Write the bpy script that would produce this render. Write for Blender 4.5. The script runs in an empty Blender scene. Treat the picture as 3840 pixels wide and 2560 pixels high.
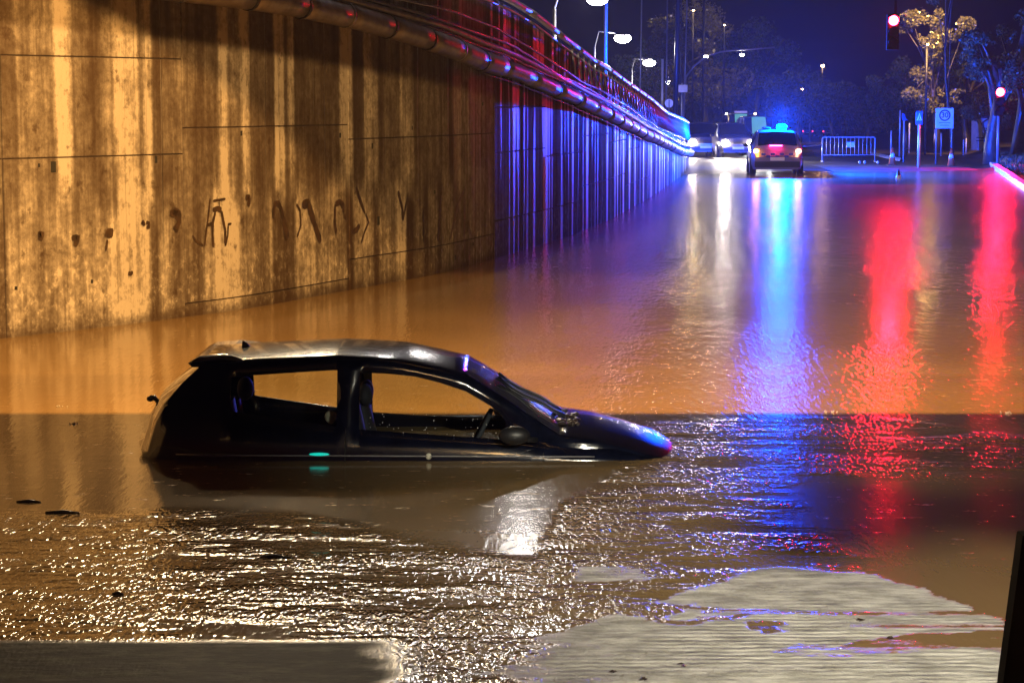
import bpy, bmesh, math, random
from mathutils import Vector, Matrix, noise as mn
random.seed(7)
R = math.radians
S = bpy.context.scene
COL = S.collection

# ------------------------------------------------------------------ camera
FPX = 77.0 * 3840 / 36
PITCH = math.atan(900 / FPX)
CH = 2.6
cam = bpy.data.cameras.new('camera'); cam.lens = 77.0; cam.sensor_width = 36.0
cam.clip_start = 0.1; cam.clip_end = 3000
camo = bpy.data.objects.new('camera', cam); COL.objects.link(camo)
camo.location = (0, 0, CH); camo.rotation_euler = (math.pi / 2 - PITCH, 0, 0)
S.camera = camo

# ------------------------------------------------------------------ sky, moon light, exposure
SUN_EL, SUN_ROT = R(-4.0), R(200)
w = bpy.data.worlds.new('World'); S.world = w; w.use_nodes = True
nt = w.node_tree
for n in list(nt.nodes): nt.nodes.remove(n)
sky = nt.nodes.new('ShaderNodeTexSky'); sky.sky_type = 'NISHITA'; sky.sun_disc = False
sky.sun_elevation = SUN_EL; sky.sun_rotation = SUN_ROT
tint = nt.nodes.new('ShaderNodeMixRGB'); tint.blend_type = 'MULTIPLY'; tint.inputs[0].default_value = 1.0
tint.inputs[2].default_value = (2.6, 0.1, 0.7, 1)
bg = nt.nodes.new('ShaderNodeBackground'); bg.inputs[1].default_value = 0.05
wo = nt.nodes.new('ShaderNodeOutputWorld')
nt.links.new(sky.outputs[0], tint.inputs[1]); nt.links.new(tint.outputs[0], bg.inputs[0]); nt.links.new(bg.outputs[0], wo.inputs[0])
sl = bpy.data.lights.new('moonlight', 'SUN'); sl.energy = 0.004; sl.angle = R(0.5); sl.color = (0.7, 0.8, 1)
slo = bpy.data.objects.new('moonlight', sl); COL.objects.link(slo); slo.rotation_euler = (R(50), 0, R(200))
S.view_settings.view_transform = 'Standard'; S.view_settings.look = 'None'
S.view_settings.exposure = 0.0; S.view_settings.gamma = 1.0; S.view_settings.use_curve_mapping = False
S.cycles.use_denoising = True
S.cycles.max_bounces = 6; S.cycles.diffuse_bounces = 2; S.cycles.glossy_bounces = 3
S.cycles.transmission_bounces = 4; S.cycles.transparent_max_bounces = 16; S.cycles.volume_bounces = 0
S.cycles.sample_clamp_indirect = 4.0; S.cycles.sample_clamp_direct = 60.0
S.cycles.caustics_reflective = False; S.cycles.caustics_refractive = False

HAZE_DENSITY = 0.00034
SODIUM_W = 37000.0
WORKLAMP_W = 26000.0
BLUE_W = 52000.0
RED_W = 1400.0

def lamp(name, loc, power, color, radius=0.05, kind='POINT', parent=None, rot=None, spot=None, blend=0.3):
    l = bpy.data.lights.new(name, kind); l.energy = power; l.color = color
    if kind in ('POINT', 'SPOT'): l.shadow_soft_size = radius
    if kind == 'SPOT': l.spot_size = R(spot); l.spot_blend = blend
    o = bpy.data.objects.new(name, l); COL.objects.link(o); o.location = loc
    if rot: o.rotation_euler = rot
    if parent: o.parent = parent
    return o

# ------------------------------------------------------------------ pixel helpers (used only to measure where things stand)
def ray(px, py):
    a, b = px - 1920, 1280 - py
    return (a, FPX * math.cos(PITCH) + b * math.sin(PITCH), -FPX * math.sin(PITCH) + b * math.cos(PITCH))
def G(px, py, z=0.0):
    r = ray(px, py); t = (z - CH) / r[2]; return Vector((r[0] * t, r[1] * t, z))
def P(px, py, y):
    r = ray(px, py); t = y / r[1]; return Vector((r[0] * t, y, CH + r[2] * t))

def lerp(a, b, t): return a + (b - a) * t
def interp(pts, x):
    if x <= pts[0][0]:
        (x0, y0), (x1, y1) = pts[0], pts[1]; return y0
    for i in range(len(pts) - 1):
        (x0, y0), (x1, y1) = pts[i], pts[i + 1]
        if x <= x1: return lerp(y0, y1, (x - x0) / (x1 - x0))
    return pts[-1][1]
def sstep(a, b, x):
    t = max(0, min(1, (x - a) / (b - a))); return t * t * (3 - 2 * t)
def fbm(x, y, z=0.0, o=4):
    return mn.fractal(Vector((x, y, z)), 1.0, 2.0, o)

# ------------------------------------------------------------------ materials
def pmat(name, col, rough=0.6, metal=0.0, spec=0.5, coat=0.0, noise=None, bump=None, emit=None, estr=0.0):
    m = bpy.data.materials.new(name); m.use_nodes = True
    N, L = m.node_tree.nodes, m.node_tree.links
    b = N['Principled BSDF']
    b.inputs['Base Color'].default_value = (*col, 1); b.inputs['Roughness'].default_value = rough
    b.inputs['Metallic'].default_value = metal; b.inputs['Specular IOR Level'].default_value = spec
    b.inputs['Coat Weight'].default_value = coat; b.inputs['Coat Roughness'].default_value = 0.05
    tc = N.new('ShaderNodeTexCoord')
    if noise:
        sc, amt = noise
        n = N.new('ShaderNodeTexNoise'); n.inputs['Scale'].default_value = sc; n.inputs['Detail'].default_value = 5
        L.new(tc.outputs['Object'], n.inputs['Vector'])
        mr = N.new('ShaderNodeMapRange'); mr.inputs['From Min'].default_value = 0.3; mr.inputs['From Max'].default_value = 0.7
        mr.inputs['To Min'].default_value = 1 - amt; mr.inputs['To Max'].default_value = 1 + amt
        mx = N.new('ShaderNodeVectorMath'); mx.operation = 'SCALE'; mx.inputs[0].default_value = col
        L.new(n.outputs['Fac'], mr.inputs['Value']); L.new(mr.outputs[0], mx.inputs['Scale']); L.new(mx.outputs[0], b.inputs['Base Color'])
    if bump:
        sc, st = bump
        n2 = N.new('ShaderNodeTexNoise'); n2.inputs['Scale'].default_value = sc; n2.inputs['Detail'].default_value = 4
        L.new(tc.outputs['Object'], n2.inputs['Vector'])
        bp = N.new('ShaderNodeBump'); bp.inputs['Strength'].default_value = st; bp.inputs['Distance'].default_value = 0.02
        L.new(n2.outputs['Fac'], bp.inputs['Height']); L.new(bp.outputs[0], b.inputs['Normal'])
    if emit:
        b.inputs['Emission Color'].default_value = (*emit, 1); b.inputs['Emission Strength'].default_value = estr
    return m

def glass_mat(name, tintc=(0.85, 0.9, 0.88), gl=0.12):
    m = bpy.data.materials.new(name); m.use_nodes = True
    N, L = m.node_tree.nodes, m.node_tree.links
    N.remove(N['Principled BSDF'])
    tr = N.new('ShaderNodeBsdfTransparent'); tr.inputs[0].default_value = (*tintc, 1)
    g = N.new('ShaderNodeBsdfGlossy'); g.inputs['Roughness'].default_value = 0.03
    fr = N.new('ShaderNodeFresnel'); fr.inputs[0].default_value = 1.45
    mx = N.new('ShaderNodeMixShader')
    L.new(fr.outputs[0], mx.inputs[0]); L.new(tr.outputs[0], mx.inputs[1]); L.new(g.outputs[0], mx.inputs[2])
    L.new(mx.outputs[0], N['Material Output'].inputs[0])
    return m

M = {}
M['black'] = pmat('black_plastic', (0.010, 0.010, 0.012), 0.45)
M['post_dark'] = pmat('blackened_timber', (0.006, 0.005, 0.005), 0.95, spec=0.1)
M['rubber'] = pmat('rubber', (0.015, 0.015, 0.015), 0.8)
M['car_dark'] = pmat('dark_blue_car_paint', (0.003, 0.004, 0.011), 0.16, spec=.35, coat=.8, noise=(9, 0.5), bump=(45, 0.03))
M['interior'] = pmat('car_interior', (0.010, 0.010, 0.014), 0.75)
M['seat'] = pmat('seat_fabric', (0.02, 0.02, 0.028), 0.8)
M['glass'] = glass_mat('window_glass')
M['glass_dark'] = pmat('dark_glass', (0.01, 0.01, 0.014), 0.06, coat=1)
M['glass_lit'] = pmat('lit_cabin_glass', (0.02, 0.03, 0.03), 0.2, emit=(0.30, 0.95, 0.85), estr=0.35)
M['metal'] = pmat('galvanised_steel', (0.42, 0.42, 0.44), 0.35, metal=0.9, noise=(14, 0.2))
M['metal_dark'] = pmat('dark_painted_steel', (0.05, 0.05, 0.055), 0.4, metal=0.3)
M['pole_grey'] = pmat('lamp_pole_grey', (0.30, 0.30, 0.31), 0.4, metal=0.4)
M['pipe'] = pmat('wet_pipe', (0.30, 0.27, 0.27), 0.42, metal=.45, spec=0.8, coat=0.5, noise=(5, 0.35), bump=(30, 0.35))
M['cable'] = pmat('wet_cable', (0.16, 0.15, 0.16), 0.22, spec=0.9, coat=0.5, bump=(22, 0.5))
M['rail'] = pmat('wet_handrail', (0.55, 0.55, 0.58), 0.42, metal=0.6, coat=0.5, bump=(18, 0.3))
M['white_paint'] = pmat('white_car_paint', (0.17, 0.16, 0.24), 0.3, coat=1.0, noise=(6, 0.1))
M['grey_paint'] = pmat('grey_car_paint', (0.13, 0.12, 0.13), 0.3, coat=1.0)
M['blue_paint'] = pmat('blue_vinyl', (0.02, 0.05, 0.35), 0.4)
M['van_paint'] = pmat('van_paint', (0.10, 0.10, 0.12), 0.35, coat=1.0)
M['plate'] = pmat('number_plate', (0.75, 0.75, 0.7), 0.4)
M['sign_blue'] = pmat('sign_blue', (0.02, 0.12, 0.50), 0.35, noise=(8, 0.1))
M['sign_white'] = pmat('sign_white', (0.78, 0.78, 0.80), 0.4, noise=(5, 0.08))
M['sign_dark'] = pmat('sign_black', (0.02, 0.02, 0.04), 0.5)
M['sign_red'] = pmat('sign_dark_red', (0.10, 0.02, 0.12), 0.5)
M['cone'] = pmat('cone_orange', (0.75, 0.10, 0.03), 0.5)
M['kerb'] = pmat('white_kerb_paint', (0.70, 0.69, 0.66), 0.35, noise=(4, 0.35), bump=(20, 0.3))
M['trunk'] = pmat('wet_bark', (0.05, 0.04, 0.03), 0.45, spec=0.6, noise=(5, 0.4), bump=(9, 1.0))
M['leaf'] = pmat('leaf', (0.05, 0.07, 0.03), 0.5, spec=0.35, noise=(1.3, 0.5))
M['leaf_lit'] = pmat('lamplit_leaf', (0.12, 0.11, 0.04), 0.3, spec=0.6, noise=(1.3, 0.5))  # lighter, yellower leaf copy: lamplight put into the colour
M['concrete'] = pmat('bridge_concrete', (0.22, 0.20, 0.17), 0.8, noise=(2, 0.3), bump=(14, 0.3))
M['mark'] = pmat('dark_grime_paint', (0.035, 0.018, 0.007), 0.6, noise=(9, 0.5))
M['joint'] = pmat('dirty_joint', (.03, .016, .008), 0.9, noise=(4, .6))
M['hole'] = pmat('weep_hole_dark', (0.01, 0.008, 0.006), 0.9)
M['wood'] = pmat('wet_wood', (0.03, 0.018, 0.01), 0.4, bump=(30, 0.6))
M['pale'] = pmat('pale_sticker', (0.42, 0.40, 0.32), 0.6, noise=(30, 0.3))
def emis(name, col, st): return pmat(name, (0.02, 0.02, 0.02), 0.4, emit=col, estr=st)
M['e_white'] = emis('white_lamp', (1.0, 0.93, 0.85), 60)
M['e_street'] = emis('street_lamp_white', (1.0, 0.93, 0.90), 90)
M['e_head'] = emis('headlight_lens', (1.0, 0.86, 0.70), 260)
M['e_sod'] = emis('sodium_lamp', (1.0, 0.60, 0.22), 60)
M['e_red'] = emis('red_signal_lens', (1.0, 0.012, 0.035), 600)
M['e_blue'] = emis('blue_beacon', (0.0, 0.22, 1.0), 500)
M['e_amber'] = emis('amber_lamp', (1.0, 0.35, 0.03), 60)
M['e_tail'] = emis('tail_lamp', (1.0, 0.04, 0.06), 8)
M['e_tail2'] = emis('rear_lamp_bright', (1.0, 0.34, 0.16), 45)
M['e_brake'] = emis('red_light_bar', (1.0, 0.02, 0.16), 60)
M['e_teal'] = emis('turquoise_glint', (0.0, 0.75, 0.6), .8)  # glow colour for a reflected light on the car flank, no lamp there
M['e_marker'] = emis('marker_lamp', (1.0, 0.7, 0.35), 30)

# ------------------------------------------------------------------ mesh helpers
class MB:
    def __init__(s): s.v = []; s.f = []; s.sm = []
    def add(s, vs, fs, smooth=False):
        o = len(s.v); s.v += [tuple(v) for v in vs]
        for f in fs: s.f.append(tuple(i + o for i in f)); s.sm.append(smooth)
        return s
    def box(s, x0, x1, y0, y1, z0, z1, mat=None):
        vs = [Vector(v) for v in ((x0,y0,z0),(x1,y0,z0),(x1,y1,z0),(x0,y1,z0),(x0,y0,z1),(x1,y0,z1),(x1,y1,z1),(x0,y1,z1))]
        if mat: vs = [mat @ v for v in vs]
        return s.add(vs, [(0,3,2,1),(4,5,6,7),(0,1,5,4),(1,2,6,5),(2,3,7,6),(3,0,4,7)])
    def tube(s, pts, r, n=8, caps=True):
        pts = [Vector(p) for p in pts]; k = len(pts)
        rr = r if isinstance(r, (list, tuple)) else [r] * k
        vs = []; prev = None
        for i, p in enumerate(pts):
            d = (pts[min(i + 1, k - 1)] - pts[max(i - 1, 0)]).normalized()
            up = Vector((0, 0, 1)) if abs(d.z) < 0.95 else Vector((0, 1, 0))
            a = d.cross(up).normalized(); b = a.cross(d).normalized()
            for j in range(n):
                t = 2 * math.pi * j / n
                vs.append(p + a * math.cos(t) * rr[i] + b * math.sin(t) * rr[i])
        fs = [(i * n + j, i * n + (j + 1) % n, (i + 1) * n + (j + 1) % n, (i + 1) * n + j) for i in range(k - 1) for j in range(n)]
        s.add(vs, fs, True)
        if caps:
            o = len(s.v) - len(vs)
            s.f.append(tuple(o + j for j in range(n))[::-1]); s.sm.append(False)
            s.f.append(tuple(o + (k - 1) * n + j for j in range(n))); s.sm.append(False)
        return s
    def ell(s, c, r, nu=12, nv=8, mat=None):
        vs = []
        for i in range(nv + 1):
            th = math.pi * i / nv
            for j in range(nu):
                ph = 2 * math.pi * j / nu
                v = Vector((c[0] + r[0] * math.sin(th) * math.cos(ph), c[1] + r[1] * math.sin(th) * math.sin(ph), c[2] + r[2] * math.cos(th)))
                vs.append(mat @ v if mat else v)
        fs = [(i * nu + j, (i + 1) * nu + j, (i + 1) * nu + (j + 1) % nu, i * nu + (j + 1) % nu) for i in range(nv) for j in range(nu)]
        return s.add(vs, fs, True)
    def grid(s, rows, smooth=True, skip=None):
        nr, nc = len(rows), len(rows[0])
        vs = [p for r in rows for p in r]
        fs = [(i * nc + j, i * nc + j + 1, (i + 1) * nc + j + 1, (i + 1) * nc + j) for i in range(nr - 1) for j in range(nc - 1) if not (skip and skip(i, j))]
        return s.add(vs, fs, smooth)
    def build(s, name, mat, parent=None, loc=None):
        me = bpy.data.meshes.new(name); me.from_pydata(s.v, [], s.f); me.validate(); 
        if len(me.polygons) == len(s.sm): me.polygons.foreach_set('use_smooth', s.sm)
        me.materials.append(mat); me.update()
        o = bpy.data.objects.new(name, me); COL.objects.link(o)
        if parent: o.parent = parent
        if loc is not None: o.location = loc
        return o
def tag(o, label=None, cat=None, group=None, kind=None):
    if label: o['label'] = label
    if cat: o['category'] = cat
    if group: o['group'] = group
    if kind: o['kind'] = kind
    return o
def empty(name, loc, label, cat, group=None, rz=0):
    o = bpy.data.objects.new(name, None); COL.objects.link(o); o.location = loc; o.rotation_euler = (0, 0, rz)
    o.empty_display_size = 0.2
    return tag(o, label, cat, group)
def link_copy(o, loc, parent=None):
    c = o.copy(); COL.objects.link(c); c.location = loc
    if parent: c.parent = parent
    return c
def copy_tree(o, parent=None):
    c = o.copy(); COL.objects.link(c)
    if parent: c.parent = parent
    for ch in list(o.children): copy_tree(ch, c)
    return c
def bevel(o, wdt, seg=2):
    m = o.modifiers.new('bevel', 'BEVEL'); m.width = wdt; m.segments = seg; m.limit_method = 'ANGLE'; return o

# ------------------------------------------------------------------ terrain
def shore(x):   # distance at which the road climbs out of the water
    return interp([(-30, 74), (4, 74), (6.5, 78), (10, 80), (15, 83), (19, 84), (22, 80), (30, 70)], x)
def gz(x, y):
    s = shore(x)
    if y < s: z = max(-1.4, -(s - y) * 0.06)
    else: z = min(0.16, (y - s) * 0.009)
    if y > 110: z = z - (y - 110) * 0.013
    # right-hand verge behind the kerb
    kx = interp([(60, 14.3), (65, 15.2), (89, 19.4), (140, 28), (400, 62)], y)
    v = sstep(0.0, 0.35, x - kx) * sstep(55, 66, y)
    z += v * (0.25 + 0.06 * min(12, max(0, x - kx))) if x > kx else 0
    return z
def gz_n(x, y): return gz(x, y) + 0.018 * fbm(x * 0.35, y * 0.25)

# ------------------------------------------------------------------ retaining wall geometry
WPX = [(0,1269),(425,1225),(571,1203),(914,1163),(1143,1119),(1404,1070),(1633,1032),(1825,980),(2123,890),(2286,825),(2449,735),(2564,653)]
raw = [Vector((-14.5, 8.0, 0)), Vector((-10.6, 16.5, 0)), Vector((-7.9, 21.0, 0))] + [G(a, b) for a, b in WPX] + [Vector((6.9, 85.5, 0))]
for p in raw: p.z = 0
def resample(pts, step):
    out = [pts[0].copy()]; acc = 0
    for i in range(len(pts) - 1):
        a, b = pts[i], pts[i + 1]; L = (b - a).length; d = step - acc
        while d <= L:
            out.append(a.lerp(b, d / L)); d += step
        acc = L - (d - step)
    return out
line = resample(raw, 0.25)
for _ in range(22):
    line = [line[0]] + [(line[i - 1] + line[i] * 2 + line[i + 1]) / 4 for i in range(1, len(line) - 1)] + [line[-1]]
cum = [0.0]
for i in range(1, len(line)): cum.append(cum[-1] + (line[i] - line[i - 1]).length)
g0 = G(0, 1269); i0 = min(range(len(line)), key=lambda i: (line[i].xy - g0.xy).length)
OFF = cum[i0]; cum = [c - OFF for c in cum]      # u = 0 where the left picture edge meets the wall
U0, U1 = cum[0], cum[-1]
def wp(u, z=0.0, off=0.0):
    u = max(U0, min(U1 - 1e-4, u))
    lo, hi = 0, len(cum) - 1
    while hi - lo > 1:
        m = (lo + hi) // 2
        if cum[m] <= u: lo = m
        else: hi = m
    t = (u - cum[lo]) / (cum[hi] - cum[lo])
    p = line[lo].lerp(line[hi], t)
    tg = (line[min(hi + 1, len(line) - 1)] - line[max(lo - 1, 0)]).normalized()
    n = Vector((tg.y, -tg.x, 0))
    return Vector((p.x, p.y, z)) + n * off
def wuz(px, py, off=0.0):   # wall (u, z) seen at a pixel
    r = ray(px, py); best = None
    for i in range(len(line) - 1):
        a, b = line[i], line[i + 1]
        dx, dy = b.x - a.x, b.y - a.y
        det = dx * r[1] - dy * r[0]
        if abs(det) < 1e-9: continue
        s = (r[0] * a.y - r[1] * a.x) / det
        if -0.001 <= s <= 1.001:
            y = a.y + dy * s; t = y / r[1]
            if t > 0: return (lerp(cum[i], cum[i + 1], s), CH + r[2] * t)
    return None
ZP = sorted(wuz(*q) for q in [(1131,25),(1300,62),(1454,105),(1600,150),(1740,205),(1789,228),(1923,268),(2057,330),(2191,388),(2280,433),(2414,504),(2548,567)])
ZP = [(U0, 4.35), (0, 4.05)] + ZP + [(U1, 0.62)]
ZR = sorted(wuz(*q) for q in [(1914,0),(2012,58),(2124,147),(2236,232),(2369,321),(2503,424)])
ZR = [(U0, 5.6), (0, 5.2), (ZR[0][0] - 4, ZR[0][1] + 0.22)] + ZR + [(U1, 1.75)]
ZC = sorted(wuz(*q) for q in [(1856,107),(1968,174),(2079,250),(2182,312),(2325,388),(2459,482)])
ZC = [(U0, 4.9), (0, 4.6), (ZC[0][0] - 5, ZC[0][1] + 0.25)] + ZC + [(U1, 1.0)]
zp = lambda u: interp(ZP, u); zr = lambda u: interp(ZR, u); zc = lambda u: interp(ZC, u)

def ramp_chain(N, L, src, pts):
    """piecewise tone along a coordinate; pts = [(pos, tone)] sorted; split over several ramps"""
    lo, hi = pts[0][0], pts[-1][0]
    mr = N.new('ShaderNodeMapRange'); mr.inputs['From Min'].default_value = lo; mr.inputs['From Max'].default_value = hi
    L.new(src, mr.inputs['Value'])
    cur = None; k0 = 0
    while k0 < len(pts) - 1:
        c = pts[k0:k0 + 13]; a, z_ = c[0][0], c[-1][0]
        mr = N.new('ShaderNodeMapRange'); mr.inputs['From Min'].default_value = a; mr.inputs['From Max'].default_value = z_
        L.new(src, mr.inputs['Value'])
        rp = N.new('ShaderNodeValToRGB'); el = rp.color_ramp.elements
        while len(el) > 1: el.remove(el[-1])
        for k, (p, t) in enumerate(c):
            e = el[0] if k == 0 else el.new((p - a) / (z_ - a))
            e.position = (p - a) / (z_ - a); e.color = (t, t, t, 1)
        L.new(mr.outputs[0], rp.inputs[0])
        if cur is None: cur = rp.outputs[0]
        else:
            gt = N.new('ShaderNodeMath'); gt.operation = 'GREATER_THAN'; gt.inputs[1].default_value = a
            L.new(src, gt.inputs[0])
            mx = N.new('ShaderNodeMixRGB'); L.new(gt.outputs[0], mx.inputs[0]); L.new(cur, mx.inputs[1]); L.new(rp.outputs[0], mx.inputs[2]); cur = mx.outputs[0]
        k0 += 12
    return cur

def wall_material():
    m = bpy.data.materials.new('stained_wet_concrete'); m.use_nodes = True
    N, L = m.node_tree.nodes, m.node_tree.links
    b = N['Principled BSDF']
    def node(t, **k):
        n = N.new(t)
        for a, v in k.items(): setattr(n, a, v)
        return n
    def math_(op, a, bb=None, c=None):
        n = node('ShaderNodeMath', operation=op)
        for i, x in enumerate((a, bb, c)):
            if x is None: continue
            if isinstance(x, (int, float)): n.inputs[i].default_value = x
            else: L.new(x, n.inputs[i])
        return n.outputs[0]
    uv = node('ShaderNodeUVMap'); uv.uv_map = 'wallmap'
    sep = node('ShaderNodeSeparateXYZ'); L.new(uv.outputs[0], sep.inputs[0])
    u, z = sep.outputs[0], sep.outputs[1]
    def noise(su, sz, detail=4, off=0.0, rough=0.55):
        mp = node('ShaderNodeCombineXYZ')
        L.new(math_('MULTIPLY', u, su), mp.inputs[0]); L.new(math_('MULTIPLY', z, sz), mp.inputs[1]); mp.inputs[2].default_value = off
        n = node('ShaderNodeTexNoise'); n.inputs['Scale'].default_value = 1; n.inputs['Detail'].default_value = detail
        n.inputs['Roughness'].default_value = rough
        L.new(mp.outputs[0], n.inputs['Vector']); return n.outputs['Fac']
    def mr(v, a, c, lo=0.0, hi=1.0):
        n = node('ShaderNodeMapRange'); n.interpolation_type = 'SMOOTHSTEP'
        n.inputs['From Min'].default_value = a; n.inputs['From Max'].default_value = c
        n.inputs['To Min'].default_value = lo; n.inputs['To Max'].default_value = hi
        L.new(v, n.inputs['Value']); return n.outputs[0]
    # run-off pattern along the wall, measured at mid height
    def stops(py, segs, default_end):
        out = []
        for x0, x1, t in segs:
            a = wuz(x0, py)[0]; c = wuz(x1, py)[0]; e = min(0.03, (c - a) * 0.25)
            out += [(a + e, t), (c - e, t)]
        return [(U0, 0.5), (out[0][0] - .1, .5)] + out + [(out[-1][0] + .1, default_end), (U1, default_end)]
    up = stops(450, [(0,70,.42),(75,215,.52),(218,262,.98),(265,345,.42),(347,382,.30),(384,428,.5),(431,520,.92),(523,540,.45),(543,570,.85),(573,640,.36),
                     (643,705,.48),(708,818,.34),(822,855,.92),(858,905,.5),(908,935,.85),(938,1030,.33),(1033,1066,.9),(1068,1080,.4),(1083,1102,.7),(1105,1274,.33),
                     (1277,1320,.9),(1323,1362,.27),(1365,1416,.72),(1419,1432,.28),(1436,1500,.42),(1503,1550,.66),(1553,1580,.36),(1583,1680,.42),(1683,1700,.25),(1703,1760,.55),(1763,1850,.42),(1860,2000,.3)], .3)
    lowp = stops(900, [(0,20,.3),(24,110,.62),(113,200,.5),(204,262,.8),(265,360,.62),(363,420,.75),(423,470,.9),(473,560,.85),(563,595,.3),(598,640,.55),(643,690,.42),(698,760,.38),
                       (763,800,.6),(803,900,.92),(903,925,.6),(928,1010,.45),(1013,1020,.6),(1023,1105,.27),(1110,1180,.72),(1183,1240,.6),(1243,1298,.55),(1301,1325,.18),(1328,1400,.6),
                       (1403,1420,.25),(1423,1480,.55),(1483,1522,.85),(1526,1550,.14),(1553,1590,.45),(1593,1604,.2),(1608,1640,.5),(1643,1655,.22),(1658,1700,.55),(1703,1760,.42),(1763,1840,.5),(1850,2000,.3)], .3)
    wob = math_('MULTIPLY', math_('SUBTRACT', noise(2.2, 1.0, 5, 3.0, .6), 0.5), 0.08)
    uw = math_('ADD', u, wob)
    A = ramp_chain(N, L, uw, up); B = ramp_chain(N, L, uw, lowp)
    zsel = mr(math_('ADD', z, math_('MULTIPLY', math_('SUBTRACT', noise(1.5, .5, 3, 9), .5), 1.2)), 1.05, 1.75)
    mx = node('ShaderNodeMixRGB'); L.new(zsel, mx.inputs[0]); L.new(B, mx.inputs[1]); L.new(A, mx.inputs[2])
    tone = node('ShaderNodeSeparateColor'); L.new(mx.outputs[0], tone.inputs[0]); tone = tone.outputs[0]
    # fine vertical run marks
    fine = noise(26, .7, 4, 1); mid = noise(7, .45, 4, 5)
    tone = math_('MULTIPLY', tone, mr(fine, .25, .75, .90, 1.10))
    tone = math_('MULTIPLY', tone, mr(mid, .3, .7, .78, 1.22))
    # blotchy salts near the water, left part
    bl = noise(9, 7, 6, 11, .7); lo = mr(z, 1.5, .3)
    tone = math_('ADD', tone, math_('MULTIPLY', math_('MULTIPLY', mr(bl, .5, .66), lo), .28))
    bl2 = noise(5, 4, 6, 21, .7)
    tone = math_('MULTIPLY', tone, math_('SUBTRACT', 1.0, math_('MULTIPLY', mr(bl2, .56, .7), .4)))
    bl3 = noise(2.4, 1.9, 6, 81, .72)
    tone = math_('MULTIPLY', tone, mr(bl3, .36, .64, .80, 1.18))
    bl4 = noise(13, 11, 5, 85, .7)
    tone = math_('MULTIPLY', tone, mr(bl4, .35, .65, .86, 1.12))
    # damp line just above the water
    tone = math_('MULTIPLY', tone, mr(z, .0, .18, .6, 1.0))
    oi = node('ShaderNodeObjectInfo')
    tone = math_('MULTIPLY', tone, mr(oi.outputs['Random'], 0, 1, .92, 1.06))
    pw = math_('MULTIPLY', math_('MULTIPLY', math_('POWER', tone, 2.2), 1.25), math_('SUBTRACT', 1.0, math_('MULTIPLY', mr(u, wuz(1830, 700)[0] - .5, wuz(1830, 700)[0] + 2.5), .55)))
    c = node('ShaderNodeMixRGB'); c.inputs[1].default_value = (.034, .017, .007, 1); c.inputs[2].default_value = (.40, .35, .29, 1); L.new(pw, c.inputs[0])
    L.new(c.outputs[0], b.inputs['Base Color'])
    # wet rivulets: smooth shining threads of water, much more of them beyond the bend
    ub = wuz(1830, 700)[0]
    far = mr(u, ub - 3.5, ub + 1.0)
    riv = noise(15, .10, 3, 31, .5); riv2 = noise(34, .16, 2, 37)
    thr = math_('SUBTRACT', .67, math_('MULTIPLY', far, .17))
    r1 = mr(math_('SUBTRACT', riv, thr), -.01, .03)
    r2 = math_('MULTIPLY', mr(math_('SUBTRACT', riv2, math_('ADD', thr, .04)), -.01, .03), far)
    rvf = mr(noise(1.9, .06, 2, 61, .4), .555, .595); rvf2 = mr(noise(4.2, .09, 2, 67, .4), .57, .61); rvm = mr(noise(.55, .10, 2, 71, .4), .34, .50, .15, 1.0)
    rvf = math_('MULTIPLY', math_('MULTIPLY', math_('MAXIMUM', rvf, math_('MULTIPLY', rvf2, .8)), far), rvm)
    wet = math_('MAXIMUM', math_('MULTIPLY', math_('MAXIMUM', r1, r2), math_('SUBTRACT', 1.0, math_('MULTIPLY', far, .95))), rvf)
    L.new(math_('SUBTRACT', .95, math_('MULTIPLY', wet, .36)), b.inputs['Roughness'])
    L.new(math_('MULTIPLY', math_('ADD', math_('MULTIPLY', math_('SUBTRACT', 1.0, far), .15), math_('MULTIPLY', wet, .8)), 1.0), b.inputs['Specular IOR Level'])
    L.new(math_('MULTIPLY', wet, math_('ADD', .4, math_('MULTIPLY', far, .6))), b.inputs['Coat Weight']); b.inputs['Coat Roughness'].default_value = .46
    # relief
    h = math_('ADD', math_('MULTIPLY', noise(18, 14, 6, 41), 1.1), math_('MULTIPLY', noise(30, .8, 3, 1), .35))
    h = math_('ADD', h, math_('MULTIPLY', wet, 1.0)); h = math_('ADD', h, math_('MULTIPLY', math_('MULTIPLY', noise(12, 7, 4, 51), wet), 3.0))
    bp = node('ShaderNodeBump'); bp.inputs['Strength'].default_value = .9; bp.inputs['Distance'].default_value = .006
    L.new(h, bp.inputs['Height']); L.new(bp.outputs[0], b.inputs['Normal'])
    L.new(bp.outputs[0], b.inputs['Coat Normal'])
    return m
M['wall'] = wall_material()

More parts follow.
